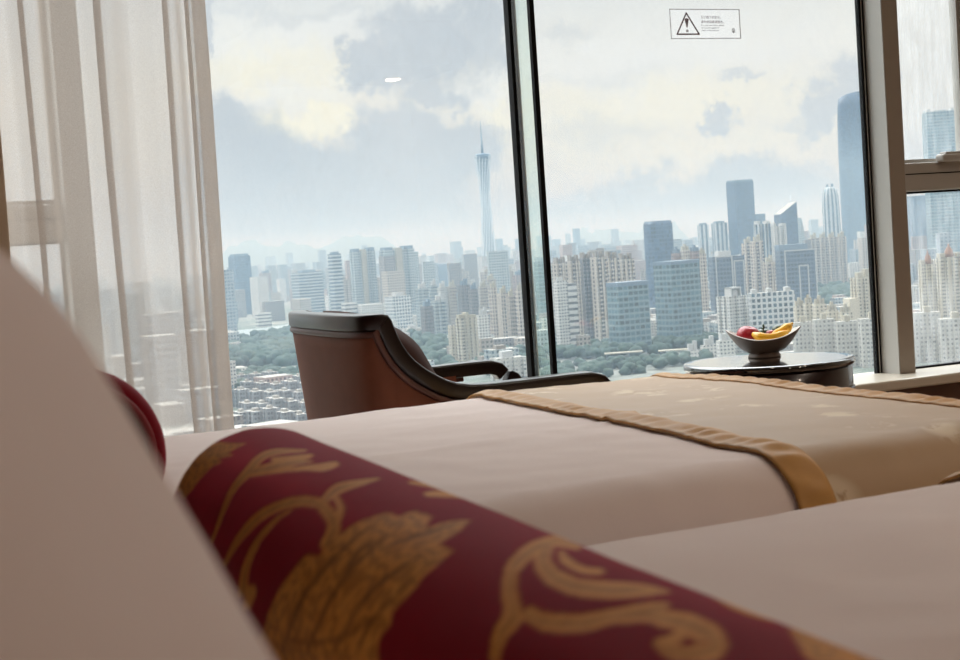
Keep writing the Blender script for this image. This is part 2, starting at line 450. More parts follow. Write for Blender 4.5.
# ================================================================== CURTAINS
def sheer(name, tr_w, tl_w, col, dcol):
    m, nt, b, o = newmat(name); nt.n.remove(b)
    weave = nt.noise(nt.vscale(nt.obj(), (600, 600, 600)), 1, 2, .5)
    tr = nt.new('ShaderNodeBsdfTransparent')
    tl = nt.new('ShaderNodeBsdfTranslucent'); tl.inputs[0].default_value = lin(col)
    dfu = nt.new('ShaderNodeBsdfDiffuse'); dfu.inputs[0].default_value = lin(dcol)
    a = nt.new('ShaderNodeMixShader'); a.inputs[0].default_value = tl_w; nt.l.new(dfu.outputs[0], a.inputs[1]); nt.l.new(tl.outputs[0], a.inputs[2])
    c = nt.new('ShaderNodeMixShader')
    lw = nt.new('ShaderNodeLayerWeight'); lw.inputs[0].default_value = .5
    f = nt.math('MULTIPLY', tr_w, nt.math('SUBTRACT', 1.0, nt.math('POWER', lw.outputs['Facing'], 2.5)))
    nt.put(c.inputs[0], nt.math('MULTIPLY', f, nt.mapr(weave, .3, .7, .8, 1.15)))
    nt.l.new(a.outputs[0], c.inputs[1]); nt.l.new(tr.outputs[0], c.inputs[2]); nt.l.new(c.outputs[0], o.inputs[0])
    return m
M_sheer = sheer('sheer_voile', .40, .52, (214, 204, 196), (206, 194, 184))
M_drape = pbr('blackout_drape', (196, 172, 146), .9, noise_scale=300, var=.08, sheen=.2)
def curtain(name, path, mat, z0, z1, parent, sub=10, sway=.004):
    # path: list of (X, Y); Catmull-Rom through it
    P = [Vector((p[0], p[1], 0)) for p in path]; L = []
    for i in range(len(P) - 1):
        a, b_, c, d = P[max(i - 1, 0)], P[i], P[i + 1], P[min(i + 2, len(P) - 1)]
        for k in range(sub):
            t = k / sub
            L.append(.5 * ((2 * b_) + (c - a) * t + (2 * a - 5 * b_ + 4 * c - d) * t * t + (3 * b_ - a - 3 * c + d) * t ** 3))
    L.append(P[-1])
    rows = []
    for j in range(25):
        z = z0 + (z1 - z0) * j / 24; q = 1 - j / 24
        rows.append([(p.x + sway * math.sin(3 * z + p.x * 11) * q * 2, p.y + .010 * q * math.sin(5 * p.x + 2.2 * z), z) for p in L])
    return grid(name, rows, mat, parent)
def cx(px, y=3.37):   # x of a photo column at mid height on the curtain plane
    return onY(px, 200, y)[0]
cur = empty('sheer_curtain', (.6, 3.36, 0.02)); tag(cur, 'sheer white curtain gathered in folds beside the window', 'curtain')
# folds: (photo column at y=200, offset from the mean plane)
fold = [(-60, .00), (-30, .02), (-8, -.02), (12, .015), (24, .02), (38, -.018), (32, -.024), (48, -.02), (62, .012), (84, .02), (100, .018), (116, -.018), (108, -.026), (124, -.024), (140, .012), (150, .018), (166, -.012),
        (180, -.02), (174, -.03), (186, -.026), (197, .02), (205, .026), (201, .0), (196, -.026), (204, -.036), (213, -.026), (219, -.002), (215, .02), (209, .03), (215, .036), (220, .03)]
c = curtain('curtain_panel', [(cx(p), 3.372 + o_) for p, o_ in fold], M_sheer, .02, 2.70, None); child_of(c, cur)
hem = tube('hem', [(cx(p), 3.372 + o_, .03) for p, o_ in fold], .004, M_sheer, None, 6); child_of(hem, cur)
dr = empty('blackout_drape', (.1, 3.30, 0.02)); tag(dr, 'heavy tan drape pulled to the wall beside the sheer curtain', 'curtain')
dpath = [(-.45 + .026 * i, 3.28 + .018 * (1 if i % 2 else -1)) for i in range(31)]
dpath = [(x, y) for x, y in dpath if x < cx(-4, 3.28)] + [(cx(2, 3.28), 3.285), (cx(3, 3.28), 3.30)]
c = curtain('curtain_panel', dpath, M_drape, .02, 2.70, None, 6); child_of(c, dr)
rail = empty('curtain_track', (.3, 3.33, 2.72)); tag(rail, 'white double curtain track fixed under the ceiling above the sheer curtain', 'curtain track')
b1 = box('track', (X0 + .01, 3.365, 2.705), (3.3, 3.38, 2.73), M_trimw); child_of(b1, rail)
b1 = box('track', (X0 + .01, 3.27, 2.705), (3.3, 3.285, 2.73), M_trimw); child_of(b1, rail)
for x in (.0, 1.2, 2.4, 3.2):
    b1 = box('bracket', (x, 3.26, 2.73), (x + .03, 3.39, CEIL), M_trimw); child_of(b1, rail)

# ================================================================== BEDS
M_linen = pbr('white_linen', (232, 216, 210), .9, spec=.2, noise_scale=500, var=.03, bump=900, bdist=.0004)
M_base = pbr('bed_base_fabric', (90, 66, 52), .9, noise_scale=200, var=.15)
M_matt = pbr('mattress_ticking', (225, 220, 212), .9)
# damask runner: beige weave with lighter flowers
M_damask, nt, b, o = newmat('beige_damask')
p_ = nt.obj()
warp = nt.noise(p_, 6, 3, .5, col=True)
v3 = nt.new('ShaderNodeVectorMath', operation='MULTIPLY_ADD'); nt.put(v3.inputs[0], warp); v3.inputs[1].default_value = (.10, .10, .10); nt.put(v3.inputs[2], p_)
vo = nt.new('ShaderNodeTexVoronoi'); vo.inputs['Scale'].default_value = 8.5; nt.put(vo.inputs['Vector'], v3.outputs[0])
fl = nt.noise(v3.outputs[0], 26, 4, .6)
pat = nt.math('MULTIPLY', nt.mapr(vo.outputs['Distance'], .40, .22, 0, 1, True), nt.mapr(fl, .47, .55, 0, 1, True))
nt.put(b.inputs['Base Color'], nt.mix(pat, lin((182, 152, 120)), lin((214, 194, 166))))
nt.put(b.inputs['Roughness'], nt.mapr(pat, 0, 1, .5, .62)); b.inputs['Specular IOR Level'].default_value = .2
nt.put(b.inputs['Normal'], nt.bump(nt.noise(p_, 700, 2, .5), .2, .0006))
M_satin = pbr('gold_satin', (192, 144, 84), .5, spec=.2, noise_scale=30, var=.1)

class Bed:
    def __init__(s, y0, y1, seed, xa=-.44, xb=1.60, top=.626, r=.085, drop=.34):
        s.y0, s.y1, s.xa, s.xb, s.top, s.r, s.drop, s.seed = y0, y1, xa, xb, top, r, drop, seed
    def fold(s, t, lo, hi, lo_fold=True):
        """arc-length coordinate -> (position, drop, normal-x, normal-z)"""
        r = s.r
        if t > hi - r:
            e = t - (hi - r)
            if e < r * PI / 2: a = e / r; return hi - r + r * math.sin(a), r - r * math.cos(a), math.sin(a), math.cos(a)
            return hi, r + e - r * PI / 2, 1, 0
        if lo_fold and t < lo + r:
            e = lo + r - t
            if e < r * PI / 2: a = e / r; return lo + r - r * math.sin(a), r - r * math.cos(a), -math.sin(a), math.cos(a)
            return lo, r + e - r * PI / 2, -1, 0
        return t, 0.0, 0.0, 1.0
    def pt(s, a, b, off=0.0, wr=1.0):
        x, dx, nx_, nz1 = s.fold(a, s.xa, s.xb, False)
        y, dy, ny_, nz2 = s.fold(b, s.y0, s.y1)
        n = Vector((nx_, ny_, max(0, min(nz1, nz2)))); n.normalize()
        z = s.top - min(dx + dy, s.drop + .02)
        # soft crown, sag towards the head, gentle ripples
        cy = (y - (s.y0 + s.y1) / 2) / ((s.y1 - s.y0) / 2)
        z += .004 * (1 - cy * cy) - .012 * max(0, min(1, (1.2 - x) / 1.0))
        w_ = .0036 * fbm(x * 3.1 + s.seed, y * 5 + dy * 5, s.seed) + .0022 * fbm(x * 9 + s.seed, y * 14 + dy * 14, s.seed + 4)
        w_ += .0034 * math.exp(-((y - s.y0 - .42 - .10 * x) / .012) ** 2) * (1 if .3 < x < 1.2 else 0) * wr
        w_ += .0028 * math.exp(-((y - s.y0 - .70 - .05 * x) / .009) ** 2) * (1 if .4 < x < 1.1 else .0) * wr
        hang = max(0, (dx + dy) - .1)
        w_ += .006 * hang / .3 * math.sin((x * 1.3 + y) * 22)
        return Vector((x, y, z)) + n * (off + w_)
    def sheet(s, name, a0, a1, off, mat, parent=None, na=90, nb=90, b_drop=None, a_ext=0.0, thick=.012, skew=0.0):
        r, dr_ = s.r, (s.drop if b_drop is None else b_drop)
        ext = dr_ - r + r * PI / 2 - r
        b0, b1 = s.y0 - ext, s.y1 + ext
        # denser sampling at the rolled edges
        bs = np.interp(np.linspace(0, 1, nb), [0, .12, .3, .7, .88, 1], [b0, s.y0 - .03, s.y0 + .12, s.y1 - .12, s.y1 + .03, b1])
        as_ = np.linspace(a0, a1 + a_ext, na)
        bm_ = (s.y0 + s.y1) / 2
        P = [[s.pt(a + skew * (b - bm_) * (a1 + a_ext - a) / (a1 + a_ext - a0), b, off) for b in bs] for a in as_]
        o = grid(name, [r_[::-1] for r_ in P], mat, parent)
        m = o.modifiers.new('thickness', 'SOLIDIFY'); m.thickness = thick; m.offset = -1
        return o
bedA = Bed(-.08, 1.262, 3.0, top=.6335, xb=1.62)         # the bed the camera lies on
bedB = Bed(1.46, 2.655, 11.0, xb=1.62, top=.6215, r=.10)         # the bed by the window
for nm, bd, lab in (('near', bedA, 'nearer twin bed under the red and gold bolster with the gold flowers'), ('far', bedB, 'twin bed next to the window, across from the armchair')):
    e_ = empty('bed', ((bd.xa + bd.xb) / 2, (bd.y0 + bd.y1) / 2, 0)); tag(e_, lab, 'bed', 'twin beds')
    a = box('bed_base', (bd.xa + .02, bd.y0 + .05, .06), (bd.xb - .05, bd.y1 - .05, .30), M_base, bev=.01); child_of(a, e_)
    a = box('mattress', (bd.xa + .02, bd.y0 + .045, .302), (bd.xb - .045, bd.y1 - .045, .590), M_matt, bev=.06, seg=4, smooth=True); child_of(a, e_)
    for lx in (bd.xa + .08, bd.xb - .12):
        for ly in (bd.y0 + .12, bd.y1 - .18):
            a = box('leg', (lx, ly, 0), (lx + .05, ly + .05, .06), M_black); child_of(a, e_)
    hb = box('headboard', (bd.xa - .028, bd.y0 + .02, .0), (bd.xa + .01, bd.y1 - .02, 1.05), M_base, bev=.01); child_of(hb, e_)
    foot = bd.drop - bd.r + bd.r * PI / 2 - bd.r
    dv = bd.sheet('duvet', bd.xa + .02, bd.xb, .0, M_linen, None, 170, 120, a_ext=foot, thick=.02)
    tag(dv, 'smooth white duvet on the ' + ('nearer bed, in front of the red bolster' if nm == 'near' else 'bed next to the window, behind the red bolster'), 'duvet')
    ra, SK = (1.092, .062) if nm == 'far' else (1.05, .03)
    rn = empty('bed_runner', (ra, (bd.y0 + bd.y1) / 2, bd.top)); tag(rn, ('beige damask bed runner with gold satin edges across the window-side bed' if nm == 'far' else 'bed runner on the nearer bed, its gold edge just showing beyond the white duvet'), 'bed runner')
    c1 = bd.sheet('runner_cloth', ra, bd.xb + .0, .005, M_damask, None, 60, 120, b_drop=.30, a_ext=foot * .7, thick=.004, skew=SK); child_of(c1, rn)
    for k, (ta, tb) in enumerate(((ra - .004, ra + .05), (bd.xb - .128, bd.xb - .074))):
        # gathered satin edging
        ext = .30 - bd.r + bd.r * PI / 2 - bd.r
        bs = np.linspace(bd.y0 - ext, bd.y1 + ext, 420); P = []
        for i in range(11):
            u = i / 10; row = []
            for b_ in bs:
                puck = .0026 * math.sin(b_ * 150 + 4 * fbm(b_ * 6, 7) + u * 1.5) * math.sin(u * PI) + .003 * math.sin(u * PI)
                row.append(bd.pt(ta + (tb - ta) * u + .0015 * math.sin(b_ * 40) + (SK if k == 0 else .04) * (b_ - (bd.y0 + bd.y1) / 2), b_, .0075 + puck))
            P.append(row)
        tr_ = grid('satin_edge', [r_[::-1] for r_ in P], M_satin); m_ = tr_.modifiers.new('thickness', 'SOLIDIFY'); m_.thickness = .003; m_.offset = -1
        child_of(tr_, rn)

# ------------------------------------------------------------------ pillow leaning by the camera
def pillow_mesh(name, a, b_, c, mat, parent=None, n=48, exp=.45, wr=.004, piping=None):
    g = np.linspace(-1, 1, n); vs = []; fs = []
    g = np.sign(g) * (1 - (1 - abs(g)) ** 1.5)
    for sgn in (1, -1):
        for u in g:
            for v in g:
                w_ = c * max(0, (1 - abs(u) ** 3) * (1 - abs(v) ** 3)) ** exp
                w_ += wr * fbm(u * 2.2 + 5, v * 2.2, sgn * 3) * min(1, w_ / c * 2)
                vs.append((a * u, b_ * v, sgn * w_))
    N = n * n
    for k in (0, 1):
        for i in range(n - 1):
            for j in range(n - 1):
                q = (k * N + i * n + j, k * N + (i + 1) * n + j, k * N + (i + 1) * n + j + 1, k * N + i * n + j + 1)
                fs.append(q if k == 0 else q[::-1])
    o = meshobj(name, vs, fs, mat, parent, smooth=True)
    bm = bmesh.new(); bm.from_mesh(o.data); bmesh.ops.remove_doubles(bm, verts=bm.verts[:], dist=1e-5); bm.to_mesh(o.data); bm.free()
    return o
phi, rot = .4191, .0998
Uv = Vector((math.sin(rot), math.cos(rot), 0)); nh = Vector((math.cos(rot), -math.sin(rot), 0))
nv = nh * math.cos(phi) + Vector((0, 0, math.sin(phi))); Vv = -nh * math.sin(phi) + Vector((0, 0, math.cos(phi)))
M_pil = pbr('pillowcase_cotton', (232, 214, 208), .85, noise_scale=400, var=.03, bump=700, bdist=.0004)
pl = empty('pillow', (.0368, .4093, .7814)); tag(pl, 'large white pillow leaning up close beside the bolster', 'pillow')
pm = pillow_mesh('pillow_body', .3028, .1717, .0666, M_pil, pl)
pm.matrix_basis = Matrix((( Uv.x, Vv.x, nv.x, 0), (Uv.y, Vv.y, nv.y, 0), (Uv.z, Vv.z, nv.z, 0), (0, 0, 0, 1)))
# pillow leaning on the headboard behind it
pl2 = empty('pillow', (-.22, .56, .80)); tag(pl2, 'white pillow propped behind the large one against the headboard', 'pillow')
pm2 = pillow_mesh('pillow_body', .34, .19, .075, M_pil, pl2)
ph2 = .35; n2 = Vector((math.cos(ph2), 0, math.sin(ph2))); v2 = Vector((-math.sin(ph2), 0, math.cos(ph2)))
pm2.matrix_basis = Matrix(((0, v2.x, n2.x, 0), (1, v2.y, n2.y, 0), (0, v2.z, n2.z, 0), (0, 0, 0, 1)))

# ------------------------------------------------------------------ red and gold bolsters
BR, BZ = .075, .695
def baxis(y): return .24 + .08 * (y - .05) / 1.15
def to_surface(x, y):
    """photo point -> (s = y on the axis, t = arc from the crest) on the bolster"""
    d = ray(x, y); ax = Vector((.08, 1.15, 0)).normalized(); o_ = Vector((0, 0, CZ)) - Vector((.24, .05, BZ)); d = Vector(d)
    dp = d - ax * d.dot(ax); op = o_ - ax * o_.dot(ax)
    A, B, C_ = dp.dot(dp), 2 * dp.dot(op), op.dot(op) - BR * BR
    disc = B * B - 4 * A * C_
    k = (-B - math.sqrt(max(disc, 0))) / (2 * A)
    p = o_ + d * k; s = p.dot(ax)
    q = p - ax * s; nx_ = Vector((ax.y, -ax.x, 0))
    return s, BR * math.atan2(q.dot(nx_), q.z)
def stroke(pts, scale=1.0, org=(0, 0), k=1.0):
    P = np.array([(org[0] + p[0] / scale, org[1] + p[1] / scale, p[2] / scale * k) for p in pts], float)
    # Catmull-Rom
    Q = []
    for i in range(len(P) - 1):
        a, b_, c, d = P[max(i - 1, 0)], P[i], P[i + 1], P[min(i + 2, len(P) - 1)]
        for t in np.linspace(0, 1, 9)[:-1]:
            Q.append(.5 * ((2 * b_) + (c - a) * t + (2 * a - 5 * b_ + 4 * c - d) * t * t + (3 * b_ - a - 3 * c + d) * t ** 3))
    Q.append(P[-1]); Q = np.array(Q)
    T_ = np.gradient(Q[:, :2], axis=0); T_ /= np.linalg.norm(T_, axis=1)[:, None] + 1e-9
    N_ = np.stack([-T_[:, 1], T_[:, 0]], 1); h = np.abs(Q[:, 2:3]) / 2
    out = list(Q[:, :2] + N_ * h)
    # round tip
    e_ = Q[-1]; 
    for a in np.linspace(0, PI, 6)[1:-1]:
        out.append(e_[:2] + h[-1] * (N_[-1] * math.cos(a) + T_[-1] * math.sin(a)))
    out += list((Q[:, :2] - N_ * h)[::-1])
    return np.array(out)
polys = []      # (polygon in photo px, kind) ; kind 0 gold, 1 dark core
def add(pts, sc, org, core=True):
    polys.append((stroke(pts, sc, org), 0))
    if core: polys.append((stroke(pts, sc, org, .38), 1))
o6, s6 = (150, 430), 3.472
polys.append((np.array([(160, 457), (175, 449), (187, 446), (200, 441.5), (216, 441.5), (230, 443), (246, 443), (228, 453), (233, 455), (218, 459), (222, 462), (212, 466), (206, 472), (199, 480), (192, 489), (184.5, 499), (175, 486), (166, 470)]), 2))
add([(215, 390, 8), (250, 290, 14), (290, 205, 22), (345, 140, 34), (385, 95, 28), (440, 74, 22), (540, 70, 8)], s6, o6)
add([(335, 150, 26), (430, 128, 34), (500, 112, 24), (565, 108, 6)], s6, o6)
add([(340, 158, 14), (440, 142, 16), (530, 132, 18), (600, 128, 28), (645, 118, 20)], s6, o6, False)
add([(420, 100, 12), (470, 102, 26), (560, 88, 14)], s6, o6, False)
add([(262, 468, 12), (305, 385, 24), (370, 310, 34), (440, 268, 36), (520, 248, 36), (585, 256, 38), (625, 295, 44), (640, 340, 46), (612, 400, 40)], s6, o6)
add([(325, 580, 32), (335, 480, 26), (375, 385, 22), (440, 312, 16), (490, 280, 8)], s6, o6)
add([(600, 250, 24), (645, 208, 36), (710, 186, 26), (795, 168, 6)], s6, o6)
add([(635, 345, 30), (662, 275, 26), (640, 225, 20)], s6, o6, False)
add([(318, 560, 26), (355, 556, 30), (340, 610, 30)], s6, o6, False)
o2, s2 = (240, 430), 2.87
fl_ = [(50, 640), (70, 570), (90, 505), (125, 440), (160, 395), (190, 360), (228, 362), (250, 330), (290, 298), (320, 275), (352, 258), (390, 245), (420, 236), (455, 246), (500, 232), (552, 246), (535, 282), (600, 262), (662, 258), (632, 290), (572, 330), (612, 350), (560, 392), (520, 425), (505, 452), (480, 478), (440, 520), (430, 560), (405, 590), (395, 620), (400, 700), (50, 700)]
polys.append((np.array([(o2[0] + x / s2, o2[1] + y / s2) for x, y in fl_]), 2))
for pts in ([(120, 640, 14), (160, 520, 26), (215, 430, 30), (300, 340, 22), (380, 270, 8)], [(190, 640, 16), (250, 500, 26), (330, 390, 26), (430, 300, 10)], [(260, 650, 14), (320, 540, 26), (400, 440, 24), (520, 360, 8)], [(330, 650, 12), (370, 560, 18), (450, 470, 12), (560, 375, 5)],
            [(430, 330, 16), (520, 300, 22), (620, 268, 6)], [(300, 420, 18), (340, 350, 26), (420, 310, 10)], [(140, 600, 10), (200, 610, 18), (300, 590, 22), (390, 530, 10)]):
    polys.append((stroke(pts, s2, o2, .55), 1))
add([(530, 185, 12), (600, 185, 18), (690, 196, 8)], s2, o2, False); add([(485, 150, 8), (540, 158, 12), (590, 170, 6)], s2, o2, False)
o3, s3 = (460, 500), 3.2
add([(108, 520, 26), (130, 430, 50), (168, 372, 62), (160, 285, 46), (172, 215, 46), (230, 160, 46), (300, 130, 36), (375, 145, 26)], s3, o3)
add([(290, 130, 36), (265, 195, 56), (305, 250, 58), (380, 280, 56), (480, 290, 56), (580, 292, 42), (665, 296, 10)], s3, o3)
add([(325, 160, 18), (335, 190, 28), (370, 215, 28), (410, 228, 24), (450, 230, 22)], s3, o3, False)
add([(205, 360, 46), (270, 388, 58), (380, 394, 58), (480, 374, 48), (580, 360, 54), (655, 342, 26)], s3, o3)
add([(560, 365, 30), (640, 378, 46), (720, 395, 66), (800, 430, 70), (815, 470, 70), (740, 488, 50), (670, 478, 46), (635, 450, 30)], s3, o3)
add([(720, 410, 30), (690, 440, 40), (660, 455, 40)], s3, o3, False)
add([(185, 45, 16), (250, 78, 22), (330, 112, 18)], s3, o3, False)
o4, s4 = (690, 580), 4.57
add([(115, 75, 22), (200, 122, 34), (300, 158, 34), (410, 192, 16)], s4, o4, False)
polys.append((np.array([(o4[0] + x / s4, o4[1] + y / s4) for x, y in [(452, 235), (480, 214), (560, 235), (660, 272), (740, 310), (830, 350), (900, 420), (640, 420), (530, 350)]]), 2))

# evaluate the woven pattern on the unrolled bolster
NS, NTH = 760, 360
S0, S1 = .085, 1.19
ss = np.linspace(S0, S1, NS); tt = np.linspace(-PI, PI, NTH, endpoint=False) * BR
Sg, Tg = np.meshgrid(ss, tt, indexing='ij')
gold = np.zeros_like(Sg); core = np.zeros_like(Sg); flow = np.zeros_like(Sg)
AXN = math.hypot(.08, 1.15)
def inside(poly, S, T_):
    x0, y0 = poly.min(0); x1, y1 = poly.max(0)
    out = np.zeros(S.shape, bool)
    I = np.where((S >= x0) & (S <= x1) & (T_ >= y0) & (T_ <= y1))
    px_, py_ = S[I], T_[I]; r_ = np.zeros(px_.shape, bool); n = len(poly)
    for i in range(n):
        xa, ya = poly[i]; xb, yb = poly[(i + 1) % n]
        if ya == yb: continue
        c_ = ((ya > py_) != (yb > py_)) & (px_ < (xb - xa) * (py_ - ya) / (yb - ya) + xa)
        r_ ^= c_
    out[I] = r_
    return out
for P, kind in polys:
    st_ = np.array([to_surface(*p) for p in P])
    st_[:, 0] += .05   # axis length -> along the body
    for sh, mir in ((0, 1), (1, -1)):
        Q = st_.copy()
        if sh: Q[:, 1] = Q[:, 1] + PI * BR; Q[:, 1] = np.where(Q[:, 1] > PI * BR, Q[:, 1] - 2 * PI * BR, Q[:, 1])
        if sh and np.ptp(Q[:, 1]) > PI * BR * 1.2: continue
        m_ = inside(Q, Sg, Tg)
        if kind in (0, 2): gold[m_] = 1
        if kind == 2: flow[m_] = 1
        if kind == 1: core[m_] = 1
# soften one cell
def soft(a): return (a + np.roll(a, 1, 0) + np.roll(a, -1, 0) + np.roll(a, 1, 1) + np.roll(a, -1, 1)) / 5
gold, core, flow = soft(gold), soft(core), soft(flow)

M_velvet, nt, b, o = newmat('red_gold_jacquard')
ag, ac, af = nt.attr('gold').outputs['Fac'], nt.attr('core').outputs['Fac'], nt.attr('flower').outputs['Fac']
uv = nt.new('ShaderNodeUVMap').outputs[0]
vein = nt.new('ShaderNodeTexWave'); vein.inputs['Scale'].default_value = 34; vein.inputs['Distortion'].default_value = 14; vein.inputs['Detail'].default_value = 3; vein.inputs['Detail Scale'].default_value = 1.6
nt.put(vein.inputs['Vector'], nt.obj())
nz = nt.noise(nt.obj(), 70, 4, .6)
gcol = nt.mix(nz, lin((206, 134, 54)), lin((236, 172, 86)))
gcol = nt.mix(nt.math('MULTIPLY', af, nt.mapr(vein.outputs['Fac'], .2, .8, .38, 0)), gcol, lin((104, 62, 26)))
gcol = nt.mix(nt.math('MULTIPLY', nt.math('MULTIPLY', ac, nt.math('MULTIPLY_ADD', af, .5, .42)), nt.mapr(nz, .3, .6, 1, .6)), gcol, lin((112, 72, 32)))
red = nt.mix(nt.noise(nt.obj(), 12, 3, .5), lin((112, 5, 22)), lin((132, 10, 30)))
nt.put(b.inputs['Base Color'], nt.mix(ag, red, gcol))
nt.put(b.inputs['Roughness'], nt.mapr(ag, 0, 1, .7, .6)); b.inputs['Specular IOR Level'].default_value = .12
nt.put(b.inputs['Sheen Weight'], nt.mapr(ag, 0, 1, .75, .1)); b.inputs['Sheen Roughness'].default_value = .3; b.inputs['Sheen Tint'].default_value = lin((216, 52, 76))
weave = nt.noise(nt.obj(), 900, 2, .5)
nt.put(b.inputs['Normal'], nt.bump(nt.math('ADD', nt.math('MULTIPLY', ag, 1.0), nt.math('MULTIPLY', weave, .35)), .25, .0012))
M_pipe = pbr('dark_red_piping', (140, 40, 48), .5)
M_cap, nt, b, o = newmat('jacquard_end')
nz = nt.noise(nt.obj(), 15, 3, .55, 1.2)
nt.put(b.inputs['Base Color'], nt.mix(nt.mapr(nz, .52, .56, 0, 1, True), lin((98, 8, 22)), lin((190, 140, 66)))); b.inputs['Roughness'].default_value = .6
def brad(s, th=0):
    e_ = min(s - S0, S1 - s)
    f = math.sqrt(max(0, 1 - (1 - min(1, e_ / .03)) ** 2)) if e_ < .03 else 1
    return BR * (.80 + .20 * f) * (1 + .010 * fbm(s * 5, math.cos(th) * 1.2, math.sin(th) * 1.2))
def bolster(name, label, origin, ang, rot_roll=0.0):
    root = empty(name, origin, ang); tag(root, label, 'bolster')
    vs = []; fs = []
    for i in range(NS):
        s = ss[i]
        for j in range(NTH):
            th = tt[j] / BR; r_ = brad(s, th)
            vs.append((r_ * math.sin(th), s - .05, r_ * math.cos(th)))
    for i in range(NS - 1):
        for j in range(NTH):
            j2 = (j + 1) % NTH
            fs.append((i * NTH + j, (i + 1) * NTH + j, (i + 1) * NTH + j2, i * NTH + j2))
    me = bpy.data.meshes.get('bolster_cover')
    if me is None:
        me = bpy.data.meshes.new('bolster_cover'); me.from_pydata(vs, [], fs); me.materials.append(M_velvet)
        me.polygons.foreach_set('use_smooth', [True] * len(me.polygons))
        for nm, arr in (('gold', gold), ('core', core), ('flower', flow)):
            at = me.attributes.new(nm, 'FLOAT', 'POINT'); at.data.foreach_set('value', arr.ravel().astype(np.float32))
    o_ = bpy.data.objects.new('cover', me); COL.objects.link(o_); o_.parent = root; o_.rotation_euler = (0, rot_roll, 0)
    for s, sg in ((S0, -1), (S1, 1)):
        ca = lathe('end_cap', [(.0005, .012), (.02, .0115), (.045, .008), (BR * .80, 0)], M_cap, root, 40); ca.rotation_euler = (-PI / 2 * sg, 0, 0); ca.location = (0, s - .05, 0)
        pp = tube('piping', [(BR * .815 * math.cos(a), s - .05, BR * .815 * math.sin(a)) for a in np.linspace(0, 2 * PI, 49)], .0035, M_pipe, root, 8, cap=False)
    return root
bolster('bolster', 'long red bolster with big gold flowers lying across the nearer bed', (.24, .05, BZ), -math.atan2(.08, 1.15))

bolster('bolster', 'red bolster seen end-on lying on the window-side bed', (.2335, 1.52, .711), 0.0, 1.9).scale = (1.3, 1, 1.3)
# ================================================================== ARMCHAIR
M_rail = pbr('dark_lacquered_wood', (26, 14, 13), .28, spec=.4, noise_scale=14, var=.3, coat=.15)
M_leather = pbr('brown_upholstery', (124, 74, 54), .62, spec=.2, noise_scale=30, var=.12, bump=350, bdist=.0006)
M_leather2 = pbr('brown_piping', (84, 48, 38), .45)
M_cush = pbr('dark_brown_velvet', (62, 36, 28), .85, spec=.08, noise_scale=200, var=.15, sheen=.05)
chair = empty('armchair', (.979, 2.768, 0), -math.radians(2.2))
tag(chair, 'brown upholstered armchair with a dark curved wooden rail facing the side table', 'armchair')
CW = .55
half = [(.530, .606), (.515, .6225), (.485, .632), (.43, .632), (.36, .630), (.305, .6295), (.27, .632), (.24, .638), (.218, .6465), (.2, .657), (.178, .671), (.157, .689), (.143, .706), (.132, .724), (.124, .742), (.118, .759), (.113, .774), (.106, .784), (.095, .787)]
half = [(x - .055 * max(0.0, min(1.0, (.43 - x) / .1)), z) for x, z in half]
path = [Vector((x, 0, z)) for x, z in half]
nb = 26
for i in range(1, nb):
    a = PI * i / nb   # round the back, a rounded U
    c_, s_ = math.cos(a), math.sin(a)
    ex = 2 / 3.0
    path.append(Vector((.040 - .040 * abs(s_) ** ex, CW / 2 - CW / 2 * math.copysign(abs(c_) ** ex, c_), .787)))
path += [Vector((x, CW, z)) for x, z in half[::-1]]
def sweep(name, path, wid, thk, mat, parent, drop=0.0, out=0.0, bev=.006):
    cs = []
    for (sx, sz) in ((1, 1), (-1, 1), (-1, -1), (1, -1)):
        for k in range(4):
            a = {(1, 1): 0, (-1, 1): 90, (-1, -1): 180, (1, -1): 270}[(sx, sz)] + 30 * k
            cs.append((sx * (wid / 2 - bev) + bev * math.cos(math.radians(a)), sz * (thk / 2 - bev) + bev * math.sin(math.radians(a)) - thk / 2 - drop))
    vs = []; fs = []; n = len(cs)
    for i, p in enumerate(path):
        t = (path[min(i + 1, len(path) - 1)] - path[max(i - 1, 0)]).normalized()
        h = Vector((t.x, t.y, 0))
        side = Vector((t.y, -t.x, 0)) if h.length > .05 else side
        side.normalize(); nrm = side.cross(t).normalized()
        if nrm.z < -1e-3 or (abs(nrm.z) <= 1e-3 and False): nrm = -nrm
        for u, v in cs: vs.append(p + side * (u + out) + nrm * v)
    for i in range(len(path) - 1):
        for k in range(n):
            fs.append((i * n + k, i * n + (k + 1) % n, (i + 1) * n + (k + 1) % n, (i + 1) * n + k))
    fs.append(tuple(range(n))); fs.append(tuple((len(path) - 1) * n + k for k in range(n))[::-1])
    o = meshobj(name, vs, fs, mat, parent, smooth=True)
    bm = bmesh.new(); bm.from_mesh(o.data); bmesh.ops.recalc_face_normals(bm, faces=bm.faces[:]); bm.to_mesh(o.data); bm.free()
    m = o.modifiers.new('edges', 'EDGE_SPLIT'); m.split_angle = math.radians(50)
    return o
def resample(P, n):
    d = [0]
    for a, b_ in zip(P, P[1:]): d.append(d[-1] + (b_ - a).length)
    out = []
    for q in np.linspace(0, d[-1], n):
        i = min(max(np.searchsorted(d, q) - 1, 0), len(P) - 2); f_ = (q - d[i]) / max(1e-9, d[i + 1] - d[i])
        out.append(P[i].lerp(P[i + 1], f_))
    return out
sweep('top_rail', path, .042, .034, M_rail, chair)
